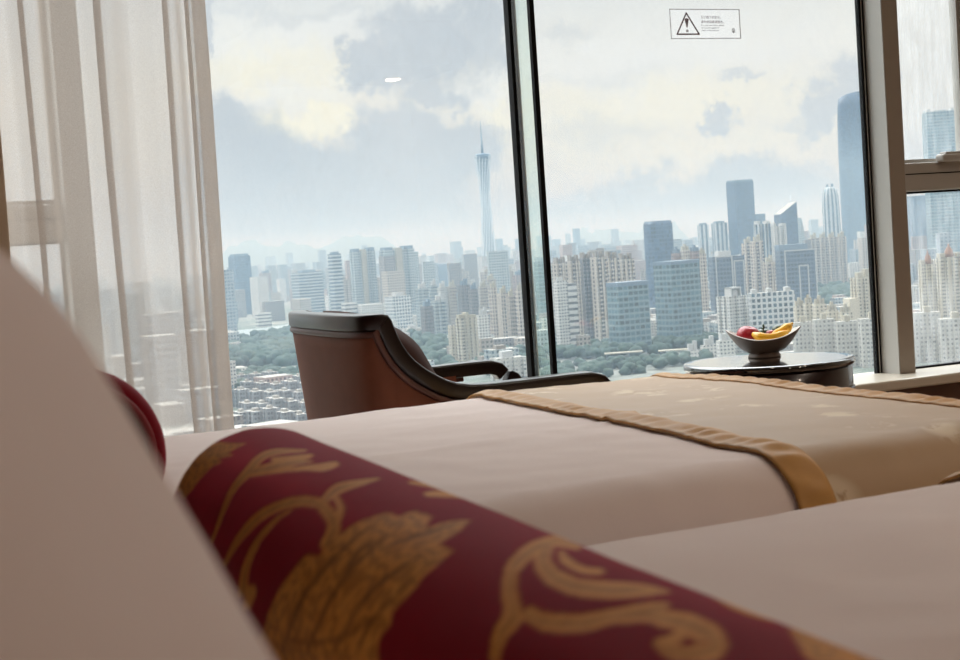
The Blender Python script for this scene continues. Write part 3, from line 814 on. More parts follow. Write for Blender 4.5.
# front posts curling down from the arms into legs
for y in (0, CW):
    pts = [q - Vector((.072, 0, 0)) for q in [Vector((.602, y, .590)), Vector((.618, y, .582)), Vector((.630, y, .562)), Vector((.634, y, .53)), Vector((.628, y, .42)), Vector((.618, y, .28)), Vector((.612, y, .14)), Vector((.615, y, 0))]]
    vs = []; fs = []
    for i, p in enumerate(pts):
        t = (pts[min(i + 1, 7)] - pts[max(i - 1, 0)]).normalized(); n_ = Vector((t.z, 0, -t.x)); hw, ht = .019, (.016 if i < 4 else .016 - .0014 * (i - 3))
        for a, b_ in ((-1, -1), (1, -1), (1, 1), (-1, 1)): vs.append(p + Vector((0, a * hw, 0)) + n_ * (b_ * ht))
    for i in range(7):
        for k in range(4): fs.append((i * 4 + k, i * 4 + (k + 1) % 4, i * 4 + 4 + (k + 1) % 4, i * 4 + 4 + k))
    fs += [(3, 2, 1, 0), (28, 29, 30, 31)]
    o = meshobj('front_leg', vs, fs, M_rail, chair); m = o.modifiers.new('round', 'BEVEL'); m.width = .005; m.segments = 2
# upholstered shell under the rail
P = resample(path, 200)
P = [p for p in P if p.x <= .40]
outer = []; ctr = Vector((.3, CW / 2, 0))
for p in P:
    row = []
    zt = p.z - .030
    for k in range(14):
        f_ = k / 13; z = zt + (.235 - zt) * f_
        inw = .004 + .045 * (max(0, zt - z) / .55)
        d = Vector((1 if p.x < .039 else 0, (CW / 2 - p.y), 0))
        dx = .05 * (zt - z) / .5 * max(0, 1 - p.x / .12)
        y = p.y + (CW / 2 - p.y) / (CW / 2) * inw
        row.append((p.x + dx * .9, y, z))
    outer.append(row)
sh = grid('back_panel', outer, M_leather, chair); m = sh.modifiers.new('thickness', 'SOLIDIFY'); m.thickness = .034; m.offset = 0 
tp = resample(path, 160)
sweep('piping', [p for p in tp if p.x < .42], .016, .013, M_leather2, chair, drop=.034, out=-.012, bev=.005)
# seat
bm = bmesh.new(); bm_box(bm, (.06, .045, .25), (.535, CW - .045, .43), .035, 4); bmobj('seat_cushion', bm, M_leather, chair, True)
bm = bmesh.new(); bm_box(bm, (.06, .02, .19), (.538, CW - .02, .25), .006, 2); bmobj('seat_frame', bm, M_rail, chair)
for y in (.05, CW - .05):
    bm = bmesh.new(); bm_box(bm, (.07, y - .018, 0), (.106, y + .018, .19), .004); bmobj('rear_leg', bm, M_rail, chair)
# scatter cushion leaning inside the back
cu_ = empty('scatter_cushion', (1.112, 3.0, .591), -math.radians(3)); tag(cu_, 'dark brown velvet scatter cushion leaning in the armchair', 'cushion')
cm = pillow_mesh('cushion_cover', .20, .19, .095, M_cush, cu_, 40, .5, .003)
pc = .40; n2 = Vector((math.cos(pc), 0, math.sin(pc))); v2 = Vector((-math.sin(pc), 0, math.cos(pc)))
cm.matrix_basis = Matrix(((0, v2.x, n2.x, 0), (1, v2.y, n2.y, 0), (0, v2.z, n2.z, 0), (0, 0, 0, 1))) @ Matrix.Rotation(math.radians(7), 4, 'Z')

# ================================================================== SIDE TABLE, BOWL, FRUIT
M_tabletop = pbr('black_glass_top', (18, 14, 14), .03, spec=1.0, var=.05, coat=1.0)
M_tabdark = pbr('dark_red_lacquer', (38, 18, 18), .25, spec=.5, noise_scale=10, var=.25, coat=.4)
TC = (2.145, 3.085); TZ = .58; TR = .206
tab = empty('side_table', (TC[0], TC[1], 0)); tag(tab, 'round dark lacquered side table with a glossy top next to the window', 'side table')
lathe('tabletop', [(TR - .03, .562), (TR, .564), (TR + .003, .568), (TR + .003, .576), (TR, .58), (TR - .02, .58), (.001, .58)], M_tabletop, tab, 72)
lathe('apron', [(TR - .03, .47), (TR - .006, .472), (TR - .004, .476), (TR - .004, .558), (TR - .012, .5635), (TR - .03, .5635)], M_tabdark, tab, 72)
lathe('rim_line', [(TR - .006, .5005), (TR - .001, .502), (TR - .001, .508), (TR - .006, .5095)], M_tabdark, tab, 72)
lathe('pedestal', [(.15, .03), (.06, .06), (.045, .15), (.045, .40), (.10, .468), (.16, .4705)], M_tabdark, tab, 40)
lathe('base', [(.16, 0), (.18, .004), (.18, .022), (.15, .034), (.05, .05)], M_tabdark, tab, 48)
# bowl
M_bowl = pbr('taupe_ceramic', (126, 106, 92), .4, noise_scale=20, var=.08)
M_bowlin = pbr('bowl_glaze', (214, 208, 196), .25)
bp = onZ(764.5, 357.0, TZ); RX = Vector((math.cos(math.radians(33)), -math.sin(math.radians(33)), 0)); RY = Vector((RX.y * -1, RX.x, 0))
yawb = -math.radians(33)
bowl = empty('fruit_bowl', (bp[0], bp[1], TZ + .0005), yawb); tag(bowl, 'oval taupe fruit bowl with raised ends on the round side table', 'bowl')
def bowl_pt(t, th, inset=0.0):
    zr = .047 + .026 * abs(math.cos(th)) ** 2.2
    k = t ** .62
    a = .036 + (.0945 - .036) * k - inset; b_ = .034 + (.078 - .034) * k - inset
    return (a * math.cos(th), b_ * math.sin(th), .011 + (zr - .011) * t)
NT_ = 64
def shell(name, inset, mat, zoff, flip):
    rows = []
    for i in range(13):
        rows.append([tuple(np.add(bowl_pt(i / 12, 2 * PI * k / NT_, inset), (0, 0, zoff if i < 12 else 0))) for k in range(NT_)])
    vs = [p for r in rows for p in r]; fs = []
    for i in range(12):
        for k in range(NT_):
            q = (i * NT_ + k, i * NT_ + (k + 1) % NT_, (i + 1) * NT_ + (k + 1) % NT_, (i + 1) * NT_ + k)
            fs.append(q[::-1] if flip else q)
    fs.append(tuple(range(NT_)) if flip else tuple(range(NT_))[::-1])
    return vs, fs
v1, f1 = shell('o', 0, None, 0, False); v2_, f2 = shell('i', .0035, None, .004, True)
n1 = len(v1); fs = f1 + [tuple(i + n1 for i in f) for f in f2]
mi = [0] * len(f1) + [1] * len(f2)
for k in range(NT_):
    a = 12 * NT_ + k; b_ = 12 * NT_ + (k + 1) % NT_; fs.append((a, b_, b_ + n1, a + n1)); mi.append(0)
meshobj('bowl_body', v1 + v2_, fs, None, bowl, True, mats=[M_bowl, M_bowlin], midx=mi)
lathe('foot', [(.0405, 0), (.0415, .002), (.0400, .005), (.0375, .010), (.0365, .0165), (.02, .0165)], M_bowl, bowl, 48)
def fpos(x, y, z): return Vector(bp) + RX * x + RY * y + Vector((0, 0, z))
# apple
def apple_mat(name, c1, c2, sc=18):
    m, nt, b, o = newmat(name)
    n_ = nt.noise(nt.vscale(nt.obj(), (1, 1, .25)), sc * 5, 4, .6)
    nt.put(b.inputs['Base Color'], nt.mix(nt.mapr(n_, .35, .7), lin(c1), lin(c2))); b.inputs['Roughness'].default_value = .3
    return m
M_apple = apple_mat('red_apple_skin', (150, 16, 32), (188, 40, 50))
M_green = apple_mat('green_plum_skin', (46, 58, 26), (70, 84, 38))
M_berry = apple_mat('red_berry_skin', (150, 22, 22), (190, 50, 36))
M_ban = apple_mat('banana_skin', (232, 164, 28), (246, 190, 56), 6)
M_leaf = pbr('leaf_green', (60, 84, 36), .5); M_stem = pbr('stem_brown', (66, 48, 28), .7)
def apple(name, label, p, r, mat, squash=.92, stem=True, tilt=0.0):
    prof = []
    for i in range(25):
        a = -PI / 2 + PI * i / 24
        rr = math.cos(a) * (1 + .06 * math.sin(a)); zz = math.sin(a) * squash
        if a > 1.0: zz -= .22 * ((a - 1.0) / .57) ** 2
        if a < -1.2: zz += .10 * ((-a - 1.2) / .37) ** 2
        prof.append((max(rr, .004) * r, zz * r))
    e_ = empty(name, p); tag(e_, label, 'fruit'); e_.rotation_euler = (tilt, tilt * .6, 0)
    lathe('skin', prof, mat, e_, 40)
    if stem:
        tube('stem', [(0, 0, r * .55), (.002, 0, r * .85), (.006, .001, r * 1.15)], .0016, M_stem, e_, 8)
    return e_
ap = apple('apple', 'shiny red apple at the near end of the fruit bowl beside the yellow banana', fpos(-.037, .004, .053), .031, M_apple, .9, False, .25)
lf = []
e_ = empty('fruit_sprig', fpos(.001, .010, .062)); tag(e_, 'small green leafy sprig standing up behind the red apple', 'sprig'); e_.scale = (.75, .75, .7)
tube('twig', [(0, 0, -.01), (.001, 0, .008), (.003, .002, .022)], .0018, M_stem, e_, 8)
for k, (dx, dz, an) in enumerate(((-.004, .012, .5), (.006, .010, -.6), (.002, .020, .1))):
    vs = []
    for i in range(7):
        f_ = i / 6; w_ = .0055 * math.sin(PI * f_) + .0004; q = Vector((dx * .3 + math.sin(an) * .018 * f_, 0, dz - .002 + math.cos(an) * .012 * f_))
        vs += [q + Vector((w_, .001, 0)), q + Vector((-w_, -.001, 0)), q + Vector((0, .0016, 0))]
    fs_ = []
    for i in range(6):
        a = i * 3; fs_ += [(a, a + 3, a + 5, a + 2), (a + 2, a + 5, a + 4, a + 1), (a + 1, a + 4, a + 3, a)]
    meshobj('leaf', vs, fs_, M_leaf, e_, True)
def banana(name, label, pts, r):
    e_ = empty(name, pts[len(pts) // 2]); tag(e_, label, 'fruit')
    P = [Vector(p) for p in pts]; Q = []
    for i in range(len(P) - 1):
        a, b_, c, d = P[max(i - 1, 0)], P[i], P[i + 1], P[min(i + 2, len(P) - 1)]
        for k in range(6):
            t = k / 6
            Q.append(.5 * ((2 * b_) + (c - a) * t + (2 * a - 5 * b_ + 4 * c - d) * t * t + (3 * b_ - a - 3 * c + d) * t ** 3))
    Q.append(P[-1]); n_ = len(Q)
    rad = [r * (.45 + .55 * min(1, i / n_ * 5, (n_ - 1 - i) / n_ * 5)) for i in range(n_)]
    o = tube('peel', Q, rad, M_ban, None, 6); child_of(o, e_)
    t = (Q[-1] - Q[-2]).normalized()
    o = tube('stalk', [Q[-1], Q[-1] + t * .003, Q[-1] + t * .006], [r * .42, r * .3, r * .3], M_ban, None, 8); child_of(o, e_)
    o = tube('tip', [Q[0], Q[0] - (Q[1] - Q[0]).normalized() * .003], [r * .42, r * .2], M_stem, None, 8); child_of(o, e_)
    return e_
banana('banana', 'yellow banana curving along the front rim of the fruit bowl', [fpos(-.026, -.030, .062), fpos(-.008, -.046, .054), fpos(.016, -.050, .0505), fpos(.040, -.042, .054), fpos(.058, -.026, .062)], .0125)
banana('banana', 'yellow banana rising up against the raised far end of the fruit bowl', [fpos(.022, -.016, .054), fpos(.040, -.012, .060), fpos(.056, -.006, .068), fpos(.070, .004, .078)], .0125)
apple('plum', 'dark green plum among the fruit in the middle of the bowl', fpos(.040, .022, .062), .018, M_green, .95, False)
apple('plum', 'small red plum between the green plum and the bananas', fpos(.020, .012, .052), .016, M_berry, .95, False)
apple('apple', 'greenish apple low in the back of the fruit bowl', fpos(.000, .034, .048), .026, M_green, .9, True)
# ================================================================== THE CITY
GZ = -120.0
ALT = CZ - GZ
def facade(name, wall, glass, fh=3.3, pw=3.6, ww=.55, wh=.5, style='grid', rough=.6, groof=.35, var=.10):
    def tone(c, sat=.66, k=.86):
        l_ = sum(c) / 3; return tuple(max(0, (l_ + (v - l_) * sat)) * k for v in c)
    wall, glass = tone(wall), tone(glass, .9, .76)
    near = name.split('_')[0] in ('white', 'pale', 'cream', 'estate') and 'blue' not in name
    fh, pw = fh * (1.1 if near else 1.6), pw * (1.05 if near else 1.4)
    m, nt, b, o = newmat(name)
    uv = nt.new('ShaderNodeUVMap').outputs[0]
    s = nt.new('ShaderNodeSeparateXYZ'); nt.put(s.inputs[0], uv)
    fu = nt.math('FRACT', nt.math('DIVIDE', s.outputs[0], pw)); fv = nt.math('FRACT', nt.math('DIVIDE', s.outputs[1], fh))
    wu = nt.math('LESS_THAN', nt.math('ABSOLUTE', nt.math('SUBTRACT', fu, .5)), ww / 2)
    wv = nt.math('LESS_THAN', nt.math('ABSOLUTE', nt.math('SUBTRACT', fv, .5)), wh / 2)
    mask = {'grid': lambda: nt.math('MULTIPLY', wu, wv), 'band': lambda: wv, 'vert': lambda: wu}[style]()
    # each pane differs a little: blinds, balconies
    wn = nt.new('ShaderNodeTexWhiteNoise', noise_dimensions='2D')
    cb = nt.new('ShaderNodeCombineXYZ'); nt.put(cb.inputs[0], nt.math('FLOOR', nt.math('DIVIDE', s.outputs[0], pw))); nt.put(cb.inputs[1], nt.math('FLOOR', nt.math('DIVIDE', s.outputs[1], fh)))
    nt.put(wn.inputs['Vector'], cb.outputs[0])
    g = lin(glass); gl = nt.mix(wn.outputs[0], tuple(v * .35 for v in g[:3]) + (1,), tuple(min(1, v * 1.6) for v in g[:3]) + (1,))
    oi = nt.new('ShaderNodeObjectInfo')
    wl = lin(wall)
    wc = nt.mix(oi.outputs['Random'], tuple(v * (1 - var) for v in wl[:3]) + (1,), tuple(min(1, v * (1 + var)) for v in wl[:3]) + (1,))
    grime = nt.noise(nt.vscale(uv, (.05, .012, 1)), 1, 3, .6)
    wc = nt.mix(nt.mapr(grime, .4, .8, 0, .25), wc, tuple(v * .6 for v in wl[:3]) + (1,))
    nt.put(b.inputs['Base Color'], nt.mix(mask, wc, gl))
    nt.put(b.inputs['Roughness'], nt.mapr(mask, 0, 1, rough, groof))
    b.inputs['Specular IOR Level'].default_value = .4
    return m
ROOF = pbr('flat_roof', (150, 148, 142), .9, noise_scale=.05, var=.2)
CM = dict(
    blue=facade('blue_curtain_wall', (70, 104, 140), (48, 84, 124), 3.9, 3, .8, .75, rough=.35),
    deep=facade('deep_blue_curtain_wall', (52, 86, 128), (34, 66, 108), 4, 4, .85, .8, rough=.3),
    band=facade('banded_office', (190, 202, 206), (44, 78, 104), 4.4, 6, .9, .52, 'band'),
    teal=facade('teal_office_glass', (128, 158, 164), (70, 112, 128), 3.8, 4.5, .82, .62, rough=.35),
    bluew=facade('pale_blue_apartments', (176, 192, 196), (66, 96, 116), 3.1, 3.2, .55, .5),
    beige=facade('beige_apartments', (196, 180, 160), (104, 98, 98), 3.0, 3.4, .5, .5),
    rib=facade('ribbed_beige_apartments', (222, 206, 186), (84, 82, 90), 3.0, 4.2, .42, .6),
    grey=facade('grey_brown_apartments', (150, 142, 136), (84, 86, 94), 3.0, 3.0, .5, .55),
    pink=facade('pinkish_apartments', (190, 158, 146), (110, 96, 98), 3.0, 3.2, .5, .5),
    white=facade('white_apartments', (226, 224, 216), (112, 124, 132), 3.1, 3.4, .5, .48),
    cream=facade('cream_apartments', (222, 210, 182), (134, 134, 128), 3.1, 3.8, .42, .5),
    lattice=facade('white_lattice', (222, 226, 226), (74, 104, 122), 5, 5, .62, .62),
    stripe=facade('blue_white_striped_tower', (206, 214, 216), (72, 108, 134), 3.4, 7, .5, .8, 'vert'),
    slab=facade('white_banded_slab', (228, 226, 218), (120, 124, 128), 6, 5, .8, .42, 'band'),
    dark=facade('slate_office_glass', (104, 124, 146), (54, 78, 108), 3.6, 3.2, .75, .6, rough=.35),
    pale=facade('pale_long_block', (216, 212, 202), (172, 172, 170), 3.4, 4.5, .5, .5),
    estate=facade('estate_apartments', (150, 158, 164), (118, 130, 140), 3.1, 3.6, .5, .5),
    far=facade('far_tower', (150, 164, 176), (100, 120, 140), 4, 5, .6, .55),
)
PLAIN = dict(white=pbr('white_render', (170, 171, 170), .7, noise_scale=.1), cream=pbr('cream_render', (158, 152, 136), .7, noise_scale=.1), bluegrey=pbr('blue_grey_metal', (96, 114, 130), .5, noise_scale=.1),
             steel=pbr('tower_steel', (206, 214, 220), .45, noise_scale=.1, var=.05), core=pbr('tower_core_glass', (58, 88, 116), .35, noise_scale=.05, var=.15), beige=pbr('beige_render', (124, 116, 106), .7, noise_scale=.1), tan=pbr('tan_tile_roof', (140, 110, 94), .8, noise_scale=.1))

def rect(w, d): return [(-w / 2, -d / 2), (w / 2, -d / 2), (w / 2, d / 2), (-w / 2, d / 2)]
def ell(w, d, n=28, e=2.0):
    out = []
    for i in range(n):
        a = 2 * PI * i / n; c, s = math.cos(a), math.sin(a)
        out.append((w / 2 * math.copysign(abs(c) ** (2 / e), c), d / 2 * math.copysign(abs(s) ** (2 / e), s)))
    return out
def notched(w, d, nx=3, ny=2, dep=.1):
    """plan with recessed light wells, as apartment towers have"""
    out = []; dp = dep * min(w, d)
    def side(L, n, f):
        st = L / (2 * n + 1)
        for i in range(2 * n + 1):
            a, b = i * st - L / 2, (i + 1) * st - L / 2
            q = dp if i % 2 else 0
            out.append(f(a, q)); out.append(f(b, q))
    side(w, nx, lambda t, q: (t, -d / 2 + q)); side(d, ny, lambda t, q: (w / 2 - q, t))
    side(w, nx, lambda t, q: (-t, d / 2 - q)); side(d, ny, lambda t, q: (-w / 2 + q, -t))
    clean = []
    for p in out:
        if not clean or (abs(p[0] - clean[-1][0]) + abs(p[1] - clean[-1][1])) > 1e-6: clean.append(p)
    return clean
def prism(name, poly, levels, mat, parent=None, roof=ROOF, slope=None, smooth=False):
    """levels: [(z, scale)] ; slope: function (x, y) -> extra height of the top"""
    n = len(poly); vs = []; fs = []; uv = []; mi = []
    per = [0]
    for i in range(n):
        a, b = poly[i], poly[(i + 1) % n]; per.append(per[-1] + math.hypot(a[0] - b[0], a[1] - b[1]))
    for li, (z, k) in enumerate(levels):
        for x, y in poly:
            vs.append((x * k, y * k, z + (slope(x, y) if slope and li == len(levels) - 1 else 0)))
    for l in range(len(levels) - 1):
        for i in range(n):
            j = (i + 1) % n; a, b = l * n, (l + 1) * n
            fs.append((a + i, a + j, b + j, b + i)); mi.append(0)
            uv.append([(per[i], vs[a + i][2]), (per[i + 1], vs[a + j][2]), (per[i + 1], vs[b + j][2]), (per[i], vs[b + i][2])])
    fs.append(tuple((len(levels) - 1) * n + i for i in range(n))); mi.append(1); uv.append([(0, 0)] * n)
    o = meshobj(name, vs, fs, None, parent, smooth, uv, [mat, roof], mi)
    return o
def bmb(name, boxes, mat, parent):
    for lo, hi in boxes:
        bm = bmesh.new(); bm_box(bm, lo, hi); bmobj(name, bm, mat, parent)

class T:
    """a tower standing where a pixel column of the photo points, D metres away"""
    def __init__(s, name, label, x0, x1, yt, D, mat, rot=25, ratio=.8, plan='box', group=None, cat='building', n=(3, 2), dep=.1, levels=None, slope=None, roofs=None, build=True, smooth=False, podium=None):
        xc = (x0 + x1) / 2; az, el = azel(xc, yt)
        s.D = D; s.x, s.y = D * math.sin(az), D * math.cos(az)
        s.h = max(6.0, CZ + D * math.tan(el) - GZ)
        W = (x1 - x0) / FPX * D * math.cos(az - YAW)
        th = math.radians(rot)
        s.w = W / (abs(math.cos(th)) + ratio * abs(math.sin(th))) if plan not in ('ell', 'sup') else W
        s.d = s.w * ratio
        s.root = empty(name, (s.x, s.y, GZ), -az + th); s.root['label'] = label; s.root['category'] = cat
        if group: s.root['group'] = group
        w, d, h = s.w, s.d, s.h
        poly = {'box': lambda: rect(w, d), 'ell': lambda: ell(w, d), 'sup': lambda: ell(w, d, 36, 3.2), 'notch': lambda: notched(w, d, n[0], n[1], dep)}[plan]()
        s.poly = poly
        s.body = prism('shaft', poly, levels(h) if levels else [(0, 1), (h, 1)], CM[mat], s.root, slope=slope(w, d) if slope else None, smooth=smooth)
        FOOT.append((s.x, s.y, .5 * max(w, d) * 1.15)); RECTS.append((x0, x1, yt, D))
        if roofs:
            for (a, b, c, e, hh) in roofs:
                bmb('roof_housing', [((a * w, b * d, h), (c * w, e * d, h + hh))], CM[mat] if False else PLAIN['white'] if mat in ('white', 'lattice', 'slab', 'bluew') else PLAIN['cream'] if mat in ('cream', 'rib', 'beige', 'pale') else PLAIN['bluegrey'], s.root)
        if podium:
            k, ph = podium
            bmb('podium', [((-w * k / 2, -d * k / 2, 0), (w * k / 2, d * k / 2, ph))], PLAIN['white'], s.root)
FOOT, RECTS = [], []
R2 = [(-.3, -.25, .05, .2, 6), (.1, -.2, .35, .25, 9)]
R3 = [(-.42, -.3, -.22, .1, 5), (-.1, -.25, .12, .2, 8), (.22, -.3, .42, .1, 5)]

# --- left of the broadcast tower
t = T('office_tower', 'blue glass office tower standing alone at the curtain edge above the river', 228, 250, 256, 3700, 'blue', 30, .8, levels=lambda h: [(0, 1.08), (h * .5, 1.04), (h, 1)]); bmb('crown', [((-t.w * .42, -t.d * .42, t.h), (t.w * .42, t.d * .42, t.h + 5))], PLAIN['bluegrey'], t.root)
t = T('office_block', 'wide office block with blue and white floor bands behind the chair back', 291, 322, 272, 3500, 'band', 24, .7, roofs=[(-.3, -.3, .3, .3, 5)])
T('apartment_tower', 'pinkish apartment tower between the blue corner tower and the banded office block', 259, 271, 273, 4300, 'pink', 25, .8, 'notch', roofs=R2)
T('apartment_tower', 'slim blue-grey tower just behind the pinkish apartment tower', 269, 277, 270, 4600, 'bluew', 20, .8)
t = T('exhibition_hall', 'low white box hall on the far river bank', 255, 271, 312.5, 2900, 'slab', 20, .6)
T('office_block', 'long low grey office block behind the white hall on the river bank', 262, 284, 301, 3150, 'grey', 20, .5)
t = T('apartment_tower', 'tall slim blue banded tower left of the pair with pale centre strips', 327.5, 341, 254, 2950, 'band', 30, .9, roofs=[(-.35, -.3, .35, .3, 4)])
for x0, x1, yt, lab in ((349, 375, 251, 'left one of two twin towers with a pale centre strip between blue wings'), (379, 414, 249.5, 'right, wider one of two twin towers with a pale centre strip between blue wings')):
    t = T('apartment_tower', lab, x0, x1, yt, 2800, 'bluew', 18, .55, 'notch', n=(2, 1), dep=.16)
    bmb('centre_strip', [((-t.w * .13, -t.d * .56, 0), (t.w * .08, t.d * .5, t.h + 3))], PLAIN['cream'], t.root)
    bmb('roof_frame', [((-t.w * .48, -t.d * .4, t.h), (-t.w * .2, t.d * .4, t.h + 5)), ((t.w * .18, -t.d * .4, t.h), (t.w * .48, t.d * .4, t.h + 6))], PLAIN['bluegrey'], t.root)
t = T('office_block', 'white office block with a square lattice front in front of the wider twin tower', 384, 411, 296, 2450, 'lattice', 30, .8, roofs=[(-.2, -.2, .25, .25, 6)])
T('office_block', 'low white block in front of the left twin tower, just above the chair rail', 356, 384, 304, 2500, 'white', 20, .6)
T('office_block', 'small white block left of the low white one, touching the chair rail', 341, 357, 303, 2500, 'slab', 25, .7)
T('apartment_tower', 'pale blue tower peeping out right of the wider twin tower', 411, 418, 252, 3000, 'bluew', 20, .8)
t = T('stadium_hall', 'broad round blue hall low on the skyline left of the broadcast tower', 425, 450, 263.5, 4700, 'deep', 0, .7, 'ell', smooth=True, levels=lambda h: [(0, .9), (h * .6, 1), (h * .9, .96), (h, .8)])
t = T('opera_hall', 'white pointed sail-shaped building at the foot of the broadcast tower', 470, 478, 259, 4600, 'slab', 0, .6, 'ell', smooth=True, levels=lambda h: [(0, 1), (h * .4, .98), (h * .7, .8), (h * .88, .5), (h, .12)])
T('office_block', 'wide low blue glass block right of the broadcast tower', 495, 512, 260.5, 4500, 'deep', 10, .5)
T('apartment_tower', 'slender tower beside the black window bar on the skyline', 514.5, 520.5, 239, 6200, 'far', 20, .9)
# dense middle cluster between chair and window bar
cl = [(415, 428, 288, 2350, 'bluew'), (429, 437, 285, 2300, 'bluew'), (437, 447, 287, 2250, 'white'), (447, 456, 286, 2250, 'beige'), (457, 470, 285, 2150, 'grey'), (468, 478, 289, 2100, 'grey'), (478, 487, 286, 2300, 'beige'), (420, 433, 306, 2000, 'grey'), (432, 446, 300, 2020, 'bluew')]
names = ['pale blue', 'slim pale blue', 'white', 'narrow beige', 'grey', 'narrow grey', 'beige', 'lower grey', 'lower pale blue']
wh = ['leftmost above the cushion', 'second above the cushion', 'third from the left in the cluster', 'fourth from the left in the cluster', 'behind the cream tower on its right', 'right of the grey one behind the cream tower', 'at the right end of the cluster', 'in front of the leftmost ones', 'in front, next to the lower grey one']
for (a, b, yt, D, m_), nm, w_ in zip(cl, names, wh):
    T('apartment_tower', f'{nm} apartment tower {w_}, mid-distance', a, b, yt, D, m_, rnd.uniform(12, 32), .9, 'notch', roofs=R2)
t = T('apartment_tower', 'cream apartment tower with dark window strips above the far chair arm', 455, 477, 318, 1560, 'cream', 28, .55, 'notch', n=(3, 1), dep=.14)
bmb('stair_tower', [((-t.w * .16, -t.d * .56, 0), (t.w * .02, t.d * .3, t.h + 6))], PLAIN['cream'], t.root)
bmb('roof_beam', [((-t.w * .5, -t.d * .3, t.h), (-t.w * .2, t.d * .3, t.h + 4)), ((t.w * .1, -t.d * .3, t.h), (t.w * .5, t.d * .3, t.h + 3))], PLAIN['cream'], t.root)
T('apartment_block', 'cream wing lower than and joined left of the cream tower above the chair arm', 447.5, 457, 325, 1580, 'cream', 28, .8)
for k, (a, b, yt, D) in enumerate(((488, 497, 288, 1900), (497, 508, 293, 1850), (506, 515, 296, 1800), (515, 523, 290, 1780), (520, 529, 286, 1900))):
    t = T('apartment_tower', ['first', 'second', 'third', 'fourth', 'fifth'][k] + ' from the left of five beige towers just left of the black window bar', a, b, yt, D, 'rib' if k != 2 else 'beige', 25, .9, 'notch', roofs=R2)
for k, (a, b, yt, D) in enumerate(((480, 493, 272, 2900), (492, 503, 270, 2800), (503, 513, 271, 2750), (512, 524, 275, 2600), (484, 496, 279, 2600))):
    T('apartment_tower', ['first', 'second', 'third', 'fourth', 'lower'][k] + ' pinkish brown tower in the clump at the foot of the broadcast tower', a, b, yt, D, 'pink' if k % 2 else 'beige', 25, .9, 'notch', roofs=R2)
T('apartment_block', 'white low block behind the five beige towers', 476, 489, 315, 1750, 'white', 20, .6, roofs=R2)
T('apartment_block', 'pinkish low block right of the cream tower', 478, 493, 338, 1600, 'beige', 20, .6)
T('office_tower', 'green-tinted tower seen through the glass fin', 534, 549, 262, 2400, 'teal', 20, .8)
T('apartment_tower', 'white tower low in the glass fin beside the thin black bar', 541, 552, 318, 1700, 'white', 20, .8)
# --- the beige row
row = [(551, 567, 263, 1800), (565, 580, 261, 1760), (577, 594, 258, 1800), (590, 606, 257, 1740), (603, 619, 258, 1780), (615, 634, 259, 1800)]
for k, (a, b, yt, D) in enumerate(row):
    t = T('apartment_tower', ['first', 'second', 'third', 'fourth', 'fifth', 'sixth'][k] + ' from the left in the row of six tall ribbed beige apartment towers', a, b, yt, D, ('rib', 'rib', 'grey', 'rib', 'rib', 'rib')[k], 24, .95, 'notch', n=(3, 3), dep=.16, group=None)
    for q in range(3):
        a_ = -.4 + .3 * q; bmb('roof_turret', [((a_ * t.w, -.42 * t.d, t.h), ((a_ + .16) * t.w, .2 * t.d, t.h + 7 - 2 * (q % 2)))], PLAIN['beige'], t.root)
for k, (a, b, yt, D) in enumerate(((588, 596, 250, 2300), (596, 604, 248, 2350), (604, 611, 251, 2300))):
    T('apartment_tower', ['left', 'middle', 'right'][k] + ' one of three pale towers rising behind the beige row', a, b, yt, D, 'beige', 20, .9, 'notch')
t = T('apartment_tower', 'white front tower with rows of dots, its right side with slanted balconies', 553, 567, 281, 1620, 'white', 35, .5, roofs=[(-.3, -.2, .2, .3, 4)])
T('apartment_tower', 'white banded tower joined right of the dotted white one', 565.5, 576.5, 283, 1625, 'slab', 15, .8)
T('apartment_block', 'low beige block between the white towers and the teal office', 576, 590, 335, 1620, 'beige', 20, .6)
# --- offices in the centre right
t = T('office_block', 'teal glass office block with a pale flat top right of the beige row', 606, 648, 283, 1600, 'teal', 32, .6)
bmb('parapet', [((-t.w * .5 - .4, -t.d * .5 - .4, t.h - 3), (t.w * .5 + .4, t.d * .5 + .4, t.h + 1.5))], PLAIN['bluegrey'], t.root)
t = T('office_tower', 'tall hazy blue office tower with a chamfered top behind the teal office', 644, 671, 221, 2300, 'blue', 24, .9, 'sup', levels=lambda h: [(0, 1), (h * .97, 1), (h, .9)])
t = T('office_block', 'broad blue-grey banded office block in front of the tall hazy tower', 653, 699, 262, 1650, 'teal', 40, .75)
bmb('parapet', [((-t.w * .5 - .4, -t.d * .5 - .4, t.h - 2), (t.w * .5 + .4, t.d * .5 + .4, t.h + 1.5))], PLAIN['bluegrey'], t.root)
for k, (a, b, yt) in enumerate(((671, 681, 253), (679, 690, 250), (688, 700, 251), (697, 706, 254))):
    t = T('apartment_tower', ['first', 'second', 'third', 'fourth'][k] + ' from the left of four beige tops rising behind the broad banded office', a, b, yt, 2000, 'rib' if k % 2 else 'pink', 24, .9, 'notch', roofs=R3)
T('apartment_tower', 'left one of two blue and white striped towers on the skyline', 697, 708.5, 225, 3300, 'stripe', 20, .8, roofs=[(-.35, -.3, .35, .3, 4)])
T('apartment_tower', 'right, wider one of two blue and white striped towers on the skyline', 711, 727, 223, 3300, 'stripe', 25, .8, roofs=[(-.35, -.3, .35, .3, 4)])
t = T('office_tower', 'tall dark blue square-topped skyscraper right of the striped pair', 726, 753, 182, 3300, 'deep', 35, .7); bmb('crown', [((-t.w * .48, -t.d * .48, t.h), (t.w * .48, t.d * .48, t.h + 4))], PLAIN['bluegrey'], t.root)
T('office_tower', 'small blue block tucked right behind the tall dark blue skyscraper', 752, 765, 214, 3800, 'blue', 20, .8)
